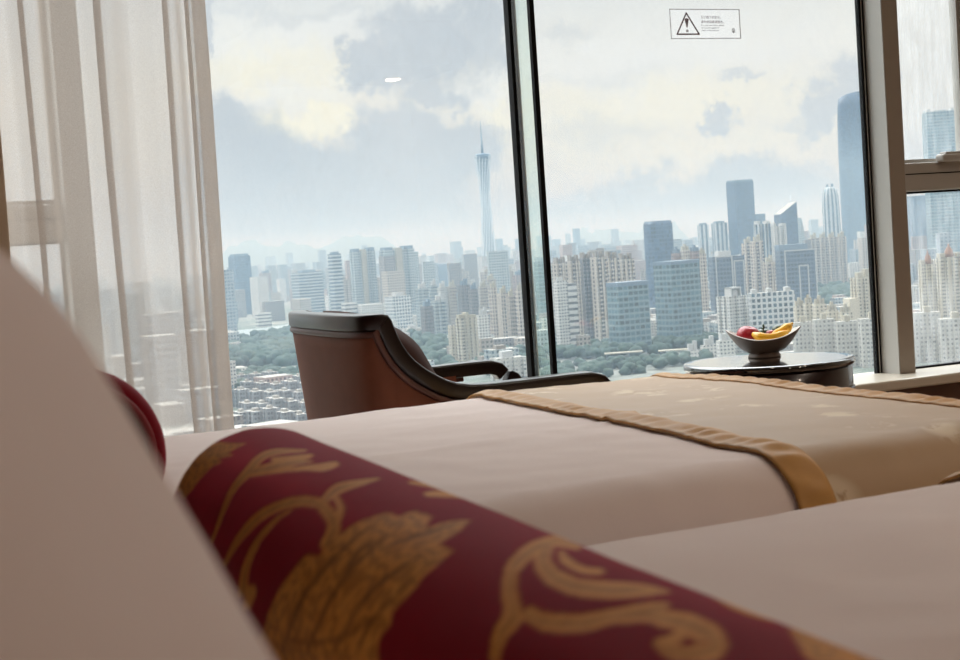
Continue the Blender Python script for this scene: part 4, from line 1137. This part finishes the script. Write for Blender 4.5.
t = T('office_tower', 'blue glass tower with a roof slanting up to a thin spire', 774, 797, 214, 2900, 'deep', 28, .8, slope=lambda w, d: (lambda x, y: 22 * (x / w + .5)))
tube('spire', [(t.w * .36, 0, t.h + 12), (t.w * .36, 0, t.h + 34)], [1.2, .3], PLAIN['steel'], t.root, 8)
T('office_tower', 'narrow rounded pale tower close right of the slanted-roof tower', 796, 803, 218, 3400, 'bluew', 0, .9, 'ell', levels=lambda h: [(0, 1), (h * .85, 1), (h, .5)])
t = T('office_tower', 'round-topped striped skyscraper left of the tallest tower', 821, 838.5, 187, 3500, 'stripe', 0, .9, 'ell', smooth=True, levels=lambda h: [(0, .92), (h * .5, 1), (h * .8, .97), (h * .9, .9), (h * .97, .72), (h, .5)])
bmb('crown', [((-t.w * .2, -t.d * .06, t.h), (-t.w * .08, t.d * .06, t.h + 6)), ((t.w * .06, -t.d * .06, t.h), (t.w * .2, t.d * .06, t.h + 7))], PLAIN['bluegrey'], t.root)
t = T('skyscraper', 'tallest slender blue skyscraper with a rounded shoulder beside the window column', 836, 868, 101, 4300, 'blue', 0, .95, 'sup', smooth=True, levels=lambda h: [(0, .98), (h * .35, 1.03), (h * .7, 1), (h * .9, .95), (h * .97, .9), (h, .84)], slope=lambda w, d: (lambda x, y: 22 * (1 - max(0, (.28 - x / w)) ** 2 * 1.1)))
for k, (a, b, yt) in enumerate(((753, 770, 224), (769, 786, 226))):
    t = T('apartment_tower', ['left', 'right'][k] + ' one of two joined white apartment towers below the slanted-roof tower', a, b, yt, 2350 + 110 * k, 'stripe' if k == 0 else 'white', 24, .9, 'notch', n=(2, 2), dep=.2)
    bmb('roof_frame', [((-t.w * .5, -t.d * .5, t.h), (-t.w * .3, t.d * .3, t.h + 5)), ((t.w * .2, -t.d * .5, t.h), (t.w * .5, t.d * .3, t.h + 4))], PLAIN['white'], t.root)
def outline(t, a, b, top, th=1.6):
    w, d = t.w, t.d; y0 = -d / 2 - .7
    bmb('white_outline', [((a * w, y0, 0), (a * w + th, -d / 2 + .2, top)), ((b * w - th, y0, 0), (b * w, -d / 2 + .2, top)), ((a * w, y0, top - th), (b * w, -d / 2 + .2, top))], PLAIN['white'], t.root)
t = T('office_tower', 'slate blue office tower with two nested white outline frames below the slanted-roof tower', 775, 815, 250, 2050, 'dark', 14, .6); outline(t, -.38, .5, t.h + .5); outline(t, .0, .28, t.h * .78)
bmb('crown', [((-t.w * .5, -t.d * .4, t.h), (t.w * .3, t.d * .5, t.h + 8))], PLAIN['bluegrey'], t.root)
t = T('office_tower', 'slate blue office tower with white outline frames left of the beige striped towers', 708, 744, 256, 2050, 'dark', 14, .6); outline(t, -.42, .12, t.h + .5); outline(t, .15, .48, t.h * .93)
bmb('crown', [((-t.w * .3, -t.d * .4, t.h), (t.w * .1, t.d * .4, t.h + 7))], PLAIN['white'], t.root)
for k, (a, b, yt, D) in enumerate(((741, 753, 243, 2150), (750, 763, 241, 2100), (762, 775, 262, 2000))):
    T('apartment_tower', ['left', 'middle', 'lower right'][k] + ' one of three brown-striped apartment towers between the two framed offices', a, b, yt, D, 'rib', 24, .9, 'notch', n=(3, 2), dep=.18, roofs=R2)
t = T('apartment_tower', 'white front apartment block with an open roof frame behind the fruit bowl', 716, 749, 296, 1520, 'white', 38, .8, 'notch', n=(2, 2), dep=.12)
bmb('roof_frame', [((-t.w * .25, -t.d * .3, t.h), (-t.w * .2, t.d * .2, t.h + 9)), ((t.w * .2, -t.d * .3, t.h), (t.w * .25, t.d * .2, t.h + 9)), ((-t.w * .25, -t.d * .3, t.h + 7.5), (t.w * .25, t.d * .2, t.h + 9)), ((-.1 * t.w, -.2 * t.d, t.h), (.12 * t.w, .2 * t.d, t.h + 6))], PLAIN['white'], t.root)
t = T('apartment_block', 'wide blue and white gridded slab right of the white block behind the fruit bowl', 748, 794, 292, 1500, 'lattice', 12, .3, roofs=[(-.45, -.4, -.35, .4, 4), (-.1, -.4, .0, .4, 4), (.3, -.4, .42, .4, 4)])
# --- right: beige rows, hill, cream estate
for k, (a, b) in enumerate(((808, 818), (817, 827), (826, 836), (835, 846))):
    T('apartment_tower', ['first', 'second', 'third', 'fourth'][k] + ' from the left of four hazy beige striped towers below the tallest skyscraper', a, b, 238 - k * .5, 2700, 'rib', 24, .9, 'notch', n=(3, 2), dep=.2, roofs=R2)
T('apartment_tower', 'grey tower between the framed office and the hazy beige striped row', 803, 811, 240, 2600, 'grey', 24, .9)
T('office_block', 'low pale hall at the foot of the tallest skyscraper', 846, 880, 262, 2950, 'pale', 15, .5)
t = T('apartment_tower', 'cream stepped apartment tower at the window column above the table', 850, 882, 277, 1500, 'cream', 24, .7, 'notch', n=(3, 2), dep=.14, roofs=R3)
bmb('wing', [((-t.w * .85, -t.d * .5, 0), (-t.w * .5, t.d * .4, t.h * .72))], CM['cream'], t.root)
for k, (a, b, yt) in enumerate(((793, 805, 306), (803, 813, 303), (812, 826, 304), (825, 838, 310), (838, 852, 312))):
    t = T('apartment_block', ['first', 'second', 'third', 'fourth', 'fifth'][k] + ' from the left of the cream roof-turreted blocks right above the fruit bowl', a, b, yt, 1450 - k * 8, 'cream', 22, .8, roofs=R3)
for k, (a, b, yt, D) in enumerate(((792, 812, 322, 1330), (812, 834, 319, 1320), (834, 858, 321, 1310), (858, 884, 318, 1300))):
    t = T('apartment_block', ['first', 'second', 'third', 'fourth'][k] + ' from the left of the pale long blocks low behind the table', a, b, yt, D, 'pale', 12, .5, 'notch', n=(4, 1), dep=.08, roofs=[(-.1, -.3, .15, .3, 5)])
for k, (a, b, yt, D) in enumerate(((700, 717, 345, 1480), (684, 700, 350, 1480), (716, 735, 340, 1420))):
    T('apartment_block', ['middle', 'left', 'right'][k] + ' one of three low white blocks left of the fruit bowl', a, b, yt, D, 'white', 18, .6, roofs=R2)
# --- through the right-hand opening light
t = T('office_tower', 'blue-grey square tower with a bright crown behind the dusty right window', 922, 955, 112, 3000, 'teal', 12, .8, levels=lambda h: [(0, 1.04), (h * .9, 1), (h, .96)])
bmb('crown', [((-t.w * .44, -t.d * .44, t.h), (-t.w * .34, t.d * .44, t.h + 5)), ((t.w * .34, -t.d * .44, t.h), (t.w * .44, t.d * .44, t.h + 5)), ((-t.w * .2, -t.d * .3, t.h), (t.w * .2, t.d * .3, t.h + 3))], PLAIN['white'], t.root)
T('office_tower', 'hazy blue tower between the column and the crowned tower', 906, 925, 196, 3600, 'blue', 20, .8)
T('office_tower', 'hazy slab tower right behind the crowned tower', 952, 985, 190, 3800, 'blue', 20, .8)
for k, (a, b, yt, D) in enumerate(((918, 938, 264, 1500), (936, 962, 257, 1480), (960, 990, 262, 1500))):
    t = T('apartment_tower', ['left', 'middle', 'right'][k] + ' one of the cream towers with ornate arched tops behind the dusty right window', a, b, yt, D, 'cream', 16, .6, 'notch', n=(3, 1), dep=.14)
    lathe('roof_dome', [(t.w * .2, t.h), (t.w * .2, t.h + 3), (t.w * .15, t.h + 7), (t.w * .05, t.h + 10), (.4, t.h + 13)], PLAIN['tan'], t.root, 16)
    bmb('parapet', [((-t.w * .48, -t.d * .5, t.h), (-t.w * .25, t.d * .4, t.h + 4)), ((t.w * .25, -t.d * .5, t.h), (t.w * .48, t.d * .4, t.h + 4))], PLAIN['cream'], t.root)
for k, (a, b, yt, D) in enumerate(((890, 915, 315, 1340), (912, 940, 312, 1330), (938, 970, 318, 1300))):
    t = T('apartment_block', ['left', 'middle', 'right'][k] + ' one of the pale long blocks low behind the dusty right window', a, b, yt, D, 'pale', 10, .5, 'notch', n=(4, 1), dep=.08, roofs=[(-.1, -.3, .15, .3, 5)])

# --- the broadcast tower
az, el = azel(482.5, 155); TD = 5600
bt = empty('broadcast_tower', (TD * math.sin(az), TD * math.cos(az), GZ)); tag(bt, 'tall twisted lattice broadcast tower with a needle mast rising over the skyline', 'tower')
TH = CZ + TD * math.tan(el) - GZ; TM = CZ + TD * math.tan(azel(480.5, 121)[1]) - GZ
def hyper(t):   # 0..1 up the tower: radius of the waist-shaped body
    base, top, waist, tw = 33.0, 28.0, 16.5, .66
    if t < tw: k = t / tw; return waist + (base - waist) * (1 - k) ** 1.7
    k = (t - tw) / (1 - tw); return waist + (top - waist) * k ** 1.6
def ring_r(t, a): r = hyper(t); return r * (1 + .10 * math.cos(2 * a + .6)) 
bm = bmesh.new()
def seg(bm, a, b, r, n=4):
    a, b = Vector(a), Vector(b); d = (b - a).normalized(); u = d.orthogonal().normalized(); v = d.cross(u)
    va = [bm.verts.new(a + (u * math.cos(2 * PI * k / n) + v * math.sin(2 * PI * k / n)) * r) for k in range(n)]
    vb = [bm.verts.new(b + (u * math.cos(2 * PI * k / n) + v * math.sin(2 * PI * k / n)) * r) for k in range(n)]
    for k in range(n): bm.faces.new((va[k], va[(k + 1) % n], vb[(k + 1) % n], vb[k]))
NSEG = 26
for i in range(13):
    for k in range(NSEG):
        t0, t1 = k / NSEG, (k + 1) / NSEG
        def P(t): a = 2 * PI * i / 13 + 1.9 * t; r = ring_r(t, a); return (r * math.cos(a), r * math.sin(a), TH * t)
        seg(bm, P(t0), P(t1), 1.6)
bmobj('lattice_column', bm, PLAIN['steel'], bt)
bm = bmesh.new()
for q in range(40):
    t = (q + .5) / 40; tilt = .10 * hyper(t)
    for k in range(20):
        a, b = 2 * PI * k / 20, 2 * PI * (k + 1) / 20
        pa = (ring_r(t, a) * math.cos(a), ring_r(t, a) * math.sin(a), TH * t + tilt * math.sin(a)); pb = (ring_r(t, b) * math.cos(b), ring_r(t, b) * math.sin(b), TH * t + tilt * math.sin(b))
        seg(bm, pa, pb, .8, 3)
bmobj('ring_bracing', bm, PLAIN['steel'], bt)
lathe('core', [(max(.86 * hyper(t), 8) , TH * t) for t in np.linspace(0, .985, 24)], PLAIN['core'], bt, 24)
lathe('observation_deck', [(hyper(.93) * .8, TH * .93), (hyper(1) * .98, TH * .985), (hyper(1) * 1.02, TH), (hyper(1) * .9, TH + 4), (6, TH + 6)], PLAIN['core'], bt, 24)
lathe('mast', [(5, TH + 4), (4.4, TH + 40), (3.2, TH + 42), (2.8, TH + 80), (1.7, TH + 82), (1.4, TM - 25), (.7, TM)], PLAIN['bluegrey'], bt, 10)
FOOT.append((bt.location.x, bt.location.y, 60)); RECTS.append((472, 492, 155, TD))

# --- the estate below the park, beside the chair
mb_ = CM['white']
for rrow, (yb, n_) in enumerate(((388, 6), (397, 6), (407, 6), (417, 6), (429, 7))):
    for k in range(n_):
        px = 242 + k * 14.5 + (rrow % 2) * 6; D = ALT * FPX / (yb - horizon(px)) / math.cos(azel(px, yb)[0] - YAW)
        az = azel(px, yb)[0]
        e_ = empty('apartment_block', (D * math.sin(az), D * math.cos(az), GZ), -az + math.radians(rnd.uniform(14, 24)))
        e_['label'] = 'low pale apartment block in the estate below the park beside the chair'; e_['category'] = 'building'; e_['group'] = 'pale estate blocks'
        w, d, h = rnd.uniform(9, 11.5), rnd.uniform(14, 24), rnd.uniform(11, 16)
        prism('shaft', notched(w, d, 1, 2, .12), [(0, 1), (h, 1)], CM['estate'], e_)
        bmb('roof_housing', [((-w * .2, -d * .2, h), (w * .15, d * .1, h + 2))], ROOF, e_)
        FOOT.append((e_.location.x, e_.location.y, d * .55))

# --- filling the rest: individual blocks that nothing tells apart
def free(x, y, r): return all((x - a) ** 2 + (y - b) ** 2 > (r + c) ** 2 for a, b, c in FOOT)
def fill(n, name, label, group, xr, Dr, hr, wr, mats, plan='notch', tries=40000, guard=True, ymin=None):
    k = 0
    for _ in range(tries):
        if k >= n: break
        px = rnd.uniform(*xr); D = Dr[0] + (Dr[1] - Dr[0]) * rnd.random() ** 1.2
        az = azel(px, 250)[0]; h = rnd.uniform(*hr); W = rnd.uniform(*wr)
        x, y = D * math.sin(az), D * math.cos(az)
        if not free(x, y, W * .62): continue
        yt = horizon(px) + (ALT - h) / (D * math.cos(az - YAW)) * FPX
        yb = horizon(px) + ALT / (D * math.cos(az - YAW)) * FPX
        wpx = W * FPX / D * .6
        if guard and any(px + wpx > a and px - wpx < b and D < DD and yt < min(330, ALT / DD * FPX + horizon(px) - 3) for a, b, yy, DD in RECTS): continue
        if any(x0 < px < x1 and y0 < yb < y1 for x0, x1, y0, y1 in KEEP): continue
        e_ = empty(name, (x, y, GZ), -az + math.radians(rnd.uniform(10, 34)))
        e_['label'] = label; e_['category'] = 'building'; e_['group'] = group
        d = W * rnd.uniform(.55, .95); m_ = CM[rnd.choice(mats)]
        prism('shaft', notched(W, d, rnd.choice((2, 3)), rnd.choice((1, 2)), .14) if plan == 'notch' else rect(W, d), [(0, 1), (h, 1)], m_, e_)
        if plan == 'notch': bmb('roof_housing', [((-W * .25, -d * .25, h), (W * .1, d * .2, h + rnd.uniform(3, 6)))], PLAIN['beige' if rnd.random() < .4 else 'white'], e_)
        FOOT.append((x, y, W * .6)); k += 1
    return k
# ground kept open: river, park, hill (photo columns and rows)
KEEP = [(225, 316, 318, 388), (412, 448, 340, 385), (543, 716, 338, 385), (808, 854, 270, 309), (545, 560, 352, 372)]
c1 = fill(62, 'apartment_tower', 'mid-distance apartment tower packed among the crowded blocks below the horizon', 'crowded mid-distance towers', (225, 975), (2100, 4300), (45, 92), (22, 34), ['bluew', 'beige', 'grey', 'white', 'rib', 'pink', 'beige'])
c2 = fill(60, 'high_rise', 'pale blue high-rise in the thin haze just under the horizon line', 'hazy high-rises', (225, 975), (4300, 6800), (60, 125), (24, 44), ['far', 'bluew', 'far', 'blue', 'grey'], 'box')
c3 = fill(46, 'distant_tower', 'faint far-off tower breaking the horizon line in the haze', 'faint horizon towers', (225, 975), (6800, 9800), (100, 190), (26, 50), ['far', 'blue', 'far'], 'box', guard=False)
c4 = fill(46, 'low_block', 'low pale block on the ground between the towers', 'low blocks between the towers', (320, 975), (1350, 2700), (9, 26), (18, 36), ['white', 'beige', 'slab', 'bluew', 'grey', 'pale'])

# beyond some 300 buildings, the countless small ones of the far city are one object
def clutter(name, label, n, Dr, hr, wr, mats, px=(215, 985), clear=True):
    vs, fs, uv, mi = [], [], [], []
    ms = [CM[m] for m in mats] + [ROOF]
    k = 0
    for _ in range(n * 6):
        if k >= n: break
        x_ = rnd.uniform(*px); D = Dr[0] + (Dr[1] - Dr[0]) * rnd.random(); az = azel(x_, 250)[0]
        X, Y = D * math.sin(az), D * math.cos(az); h = hr[0] + (hr[1] - hr[0]) * rnd.random() ** 2.2; w, d = rnd.uniform(*wr), rnd.uniform(*wr)
        yb = horizon(x_) + ALT / (D * math.cos(az - YAW)) * FPX
        if any(a < x_ < b_ and c < yb < e for a, b_, c, e in KEEP): continue
        if clear and not free(X, Y, max(w, d) * .6): continue
        a = -az + rnd.uniform(.1, .7); c_, s_ = math.cos(a), math.sin(a); m_ = rnd.randrange(len(mats)); b0 = len(vs)
        P = [(X + c_ * u - s_ * v, Y + s_ * u + c_ * v) for u, v in rect(w, d)]
        vs += [(q[0], q[1], GZ) for q in P] + [(q[0], q[1], GZ + h) for q in P]
        per = [0, w, w + d, 2 * w + d, 2 * w + 2 * d]
        for i in range(4):
            j = (i + 1) % 4; fs.append((b0 + i, b0 + j, b0 + 4 + j, b0 + 4 + i)); mi.append(m_); uv.append([(per[i], 0), (per[i + 1], 0), (per[i + 1], h), (per[i], h)])
        fs.append((b0 + 4, b0 + 5, b0 + 6, b0 + 7)); mi.append(len(mats)); uv.append([(0, 0)] * 4); k += 1
    o = meshobj(name, vs, fs, None, None, False, uv, ms, mi)
    tag(o, label, 'buildings', None, 'stuff')
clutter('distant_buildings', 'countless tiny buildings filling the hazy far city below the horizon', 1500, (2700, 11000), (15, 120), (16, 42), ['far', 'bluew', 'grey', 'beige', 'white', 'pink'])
clutter('low_buildings', 'countless low roofs between the nearer towers', 420, (1350, 2900), (6, 28), (12, 30), ['grey', 'bluew', 'beige', 'white', 'pink'])
clutter('low_buildings', 'countless low roofs close below the hotel', 420, (420, 1060), (6, 24), (12, 30), ['grey', 'bluew', 'beige', 'white', 'pink'], (-500, 1400))
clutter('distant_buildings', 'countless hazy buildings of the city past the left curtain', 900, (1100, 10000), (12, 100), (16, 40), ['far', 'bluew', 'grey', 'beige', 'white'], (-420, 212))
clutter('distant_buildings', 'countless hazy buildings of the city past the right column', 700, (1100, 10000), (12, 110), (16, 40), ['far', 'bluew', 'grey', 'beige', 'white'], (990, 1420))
# two long pale canopies along the street below the teal office
for px_, py_, L_, nm in ((624, 360, 38, 'below the teal office'), (676, 357.5, 34, 'below the broad banded office')):
    g = onZ(px_, py_, GZ); cn = empty('street_canopy', (g[0], g[1], GZ), -azel(px_, py_)[0] + .1); tag(cn, 'long pale roofed canopy on the street ' + nm, 'canopy')
    bm = bmesh.new(); bm_box(bm, (-L_ / 2, -5, 7), (L_ / 2, 5, 8.2)); bmobj('roof', bm, PLAIN['cream'], cn)
    for x_ in np.linspace(-L_ / 2 + 2, L_ / 2 - 2, 4): bm = bmesh.new(); bm_box(bm, (x_ - .4, -.4, 0), (x_ + .4, .4, 7)); bmobj('post', bm, PLAIN['bluegrey'], cn)
    FOOT.append((g[0], g[1], 20))
print('FILL', c1, c2, c3, c4)

# --- ground, water, woods, hills, haze
M_ground, nt, b, o = newmat('city_ground')
p_ = nt.pos()
n1_ = nt.noise(p_, .004, 5, .6); n2_ = nt.noise(p_, .03, 4, .7)
vo = nt.new('ShaderNodeTexVoronoi'); vo.inputs['Scale'].default_value = .035; nt.put(vo.inputs['Vector'], p_)
g_ = nt.mix(nt.mapr(n1_, .42, .55), lin((122, 122, 117)), lin((86, 98, 88)))
g_ = nt.mix(nt.mapr(n2_, .45, .7, 0, .7), g_, lin((150, 150, 144)))
sc_ = nt.new('ShaderNodeSeparateColor'); nt.put(sc_.inputs[0], vo.outputs['Color'])
g_ = nt.mix(nt.mapr(sc_.outputs[0], .3, 1, 0, .55), g_, lin((92, 98, 98)))
nt.put(b.inputs['Base Color'], g_); b.inputs['Roughness'].default_value = .95; b.inputs['Specular IOR Level'].default_value = .1
def gpt(px, py, z=GZ): return onZ(px, py, z)
struct(meshobj('ground', [(-6000, -400, GZ), (16000, -400, GZ), (16000, 16000, GZ), (-6000, 16000, GZ)], [(0, 1, 2, 3)], M_ground))
M_water = pbr('river_water', (130, 146, 148), .35, spec=.3, noise_scale=.01)
def ribbon(name, top, bot, mat, z):
    a = [gpt(x, y, z) for x, y in top]; b_ = [gpt(x, y, z) for x, y in bot]
    n = len(a); vs = a + b_; fs = [(i, i + 1, n + i + 1, n + i) for i in range(n - 1)]
    o = meshobj(name, [(v[0], v[1], v[2] + dz) for dz in (0, -.25) for v in vs], [f[::-1] for f in fs] + [tuple(i + 2 * n for i in f) for f in fs], mat)
    return struct(o)
ribbon('river', [(150, 339), (225, 331), (262, 328), (290, 324), (330, 322)], [(150, 352), (225, 342), (262, 334), (290, 329), (330, 325)], M_water, GZ + .4)
M_road = pbr('pale_road', (140, 140, 136), .8, noise_scale=.02)
ribbon('road', [(150, 378), (235, 371.5), (275, 369.5), (320, 367)], [(150, 381.5), (235, 374), (275, 371.5), (320, 369)], M_road, GZ + .5)
ribbon('road', [(270, 382), (320, 376)], [(270, 384), (320, 378)], M_road, GZ + .7)
ribbon('road', [(540, 366), (620, 362.5), (720, 356)], [(540, 369), (620, 365.5), (720, 359)], M_road, GZ + .5)
woods_more = True
M_tree = pbr('tree_canopy', (42, 62, 52), .95, noise_scale=.08, var=.45)
ico = bmesh.new(); bmesh.ops.create_icosphere(ico, subdivisions=2, radius=1); ICV = [tuple(v.co) for v in ico.verts]; ICF = [tuple(v.index for v in f.verts) for f in ico.faces]; ico.free()
def woods(name, label, polyp, n, hr, rr):
    xs = [p[0] for p in polyp]; ys = [p[1] for p in polyp]; vs = []; fs = []; k = 0; miss = 0
    pa = np.array(polyp, float)
    while k < n:
        x, y = rnd.uniform(min(xs), max(xs)), rnd.uniform(min(ys), max(ys))
        ins = False; j = len(pa) - 1
        for i in range(len(pa)):
            if (pa[i][1] > y) != (pa[j][1] > y) and x < (pa[j][0] - pa[i][0]) * (y - pa[i][1]) / (pa[j][1] - pa[i][1]) + pa[i][0]: ins = not ins
            j = i
        if not ins: continue
        g = gpt(x, y)
        if not free(g[0], g[1], 4): miss += 1; k += 1 if miss % 6 == 0 else 0; continue
        r = rnd.uniform(*rr); h = rnd.uniform(*hr); base = len(vs); sx = rnd.uniform(-9, 9)
        for v in ICV:
            q = 1 + .28 * noise.noise(Vector((v[0] * 2.3 + k, v[1] * 2.3, v[2] * 2.3 + sx)))
            vs.append((g[0] + v[0] * r * q, g[1] + v[1] * r * q, GZ + h - r * .7 + v[2] * r * .8 * q))
        fs += [tuple(i + base for i in f) for f in ICF]; k += 1
    o = meshobj(name, vs, fs, M_tree, None, True)
    tag(o, label, 'trees', None, 'stuff')
woods('woodland', 'green riverside park woodland seen between curtain and chair', [(225, 346), (262, 338), (300, 331), (345, 326), (345, 362), (290, 366), (225, 371)], 420, (10, 17), (7, 11))
woods('woodland', 'strip of dark green trees below the park road beside the chair', [(225, 377), (320, 372), (330, 388), (270, 388), (225, 396)], 150, (7, 12), (5, 8))
woods('woodland', 'green trees around the foot of the cream tower behind the cushion', [(412, 335), (452, 338), (456, 378), (405, 392)], 130, (10, 16), (6, 9))
woods('woodland', 'trees at the foot of the five beige towers by the window bar', [(480, 350), (540, 345), (545, 372), (480, 378)], 110, (9, 14), (5, 8))
woods('woodland', 'tree belt along the street below the teal office and banded office', [(548, 352), (640, 349), (700, 340), (720, 347), (640, 357), (548, 362)], 160, (9, 15), (5, 8))
woods('woodland', 'scattered street trees in front of the canopies beyond the bed runner', [(545, 370), (700, 358), (720, 364), (545, 385)], 90, (7, 11), (4, 7))
woods('woodland', 'green wooded park between the framed office and the cream estate', [(812, 277), (850, 273), (854, 307), (808, 309)], 300, (14, 24), (8, 13))
woods('woodland', 'street trees between the low roofs close below the hotel', [(-500, 440), (1400, 380), (1400, 620), (-500, 700)], 420, (7, 12), (4, 8))
# wooded hill below the tallest skyscraper, blue ridges on the far horizon
def hill(name, px0, px1, D, h, dep, mat, seed, n=60):
    rows = []
    a0, a1 = azel(px0, 250)[0], azel(px1, 250)[0]
    for i in range(9):
        v = i / 8 * 2 - 1; row = []
        for k in range(n + 1):
            u = k / n; az = a0 + (a1 - a0) * u; d = D + v * dep
            z = h * (1 - v * v) * min(1, 6 * u, 6 * (1 - u)) * (.55 + .45 * (fbm(u * 5 + seed, v * .6, seed) + .5))
            row.append((d * math.sin(az), d * math.cos(az), GZ - 1 + max(0, z)))
        rows.append(row)
    o = grid(name, rows, mat); struct(o); return o
M_hill = pbr('wooded_hill', (56, 80, 64), .95, noise_scale=.03, var=.5)
hill('hill', 190, 420, 12500, 330, 900, M_hill, 5.3)
hill('hill', 560, 700, 13000, 260, 900, M_hill, 9.1)
# the haze over the city
M_haze = bpy.data.materials.new('city_haze'); M_haze.use_nodes = True
nt = NT(M_haze.node_tree); nt.n.remove(nt.n['Principled BSDF'])
vs_ = nt.new('ShaderNodeVolumeScatter'); vs_.inputs['Color'].default_value = HAZE_COL; vs_.inputs['Density'].default_value = HAZE_D; vs_.inputs['Anisotropy'].default_value = 0.0
va_ = nt.new('ShaderNodeVolumeAbsorption'); va_.inputs['Color'].default_value = HAZE_ABSCOL; va_.inputs['Density'].default_value = HAZE_ABS
ad = nt.new('ShaderNodeAddShader'); nt.l.new(vs_.outputs[0], ad.inputs[0]); nt.l.new(va_.outputs[0], ad.inputs[1])
nt.l.new(ad.outputs[0], nt.n['Material Output'].inputs['Volume'])
hz_ = box('haze', (-5800, 500, GZ - 5), (15500, 15500, HAZE_TOP), M_haze)
tag(hz_, 'thin bluish haze lying over the whole city outside the window', 'haze', None, 'stuff')
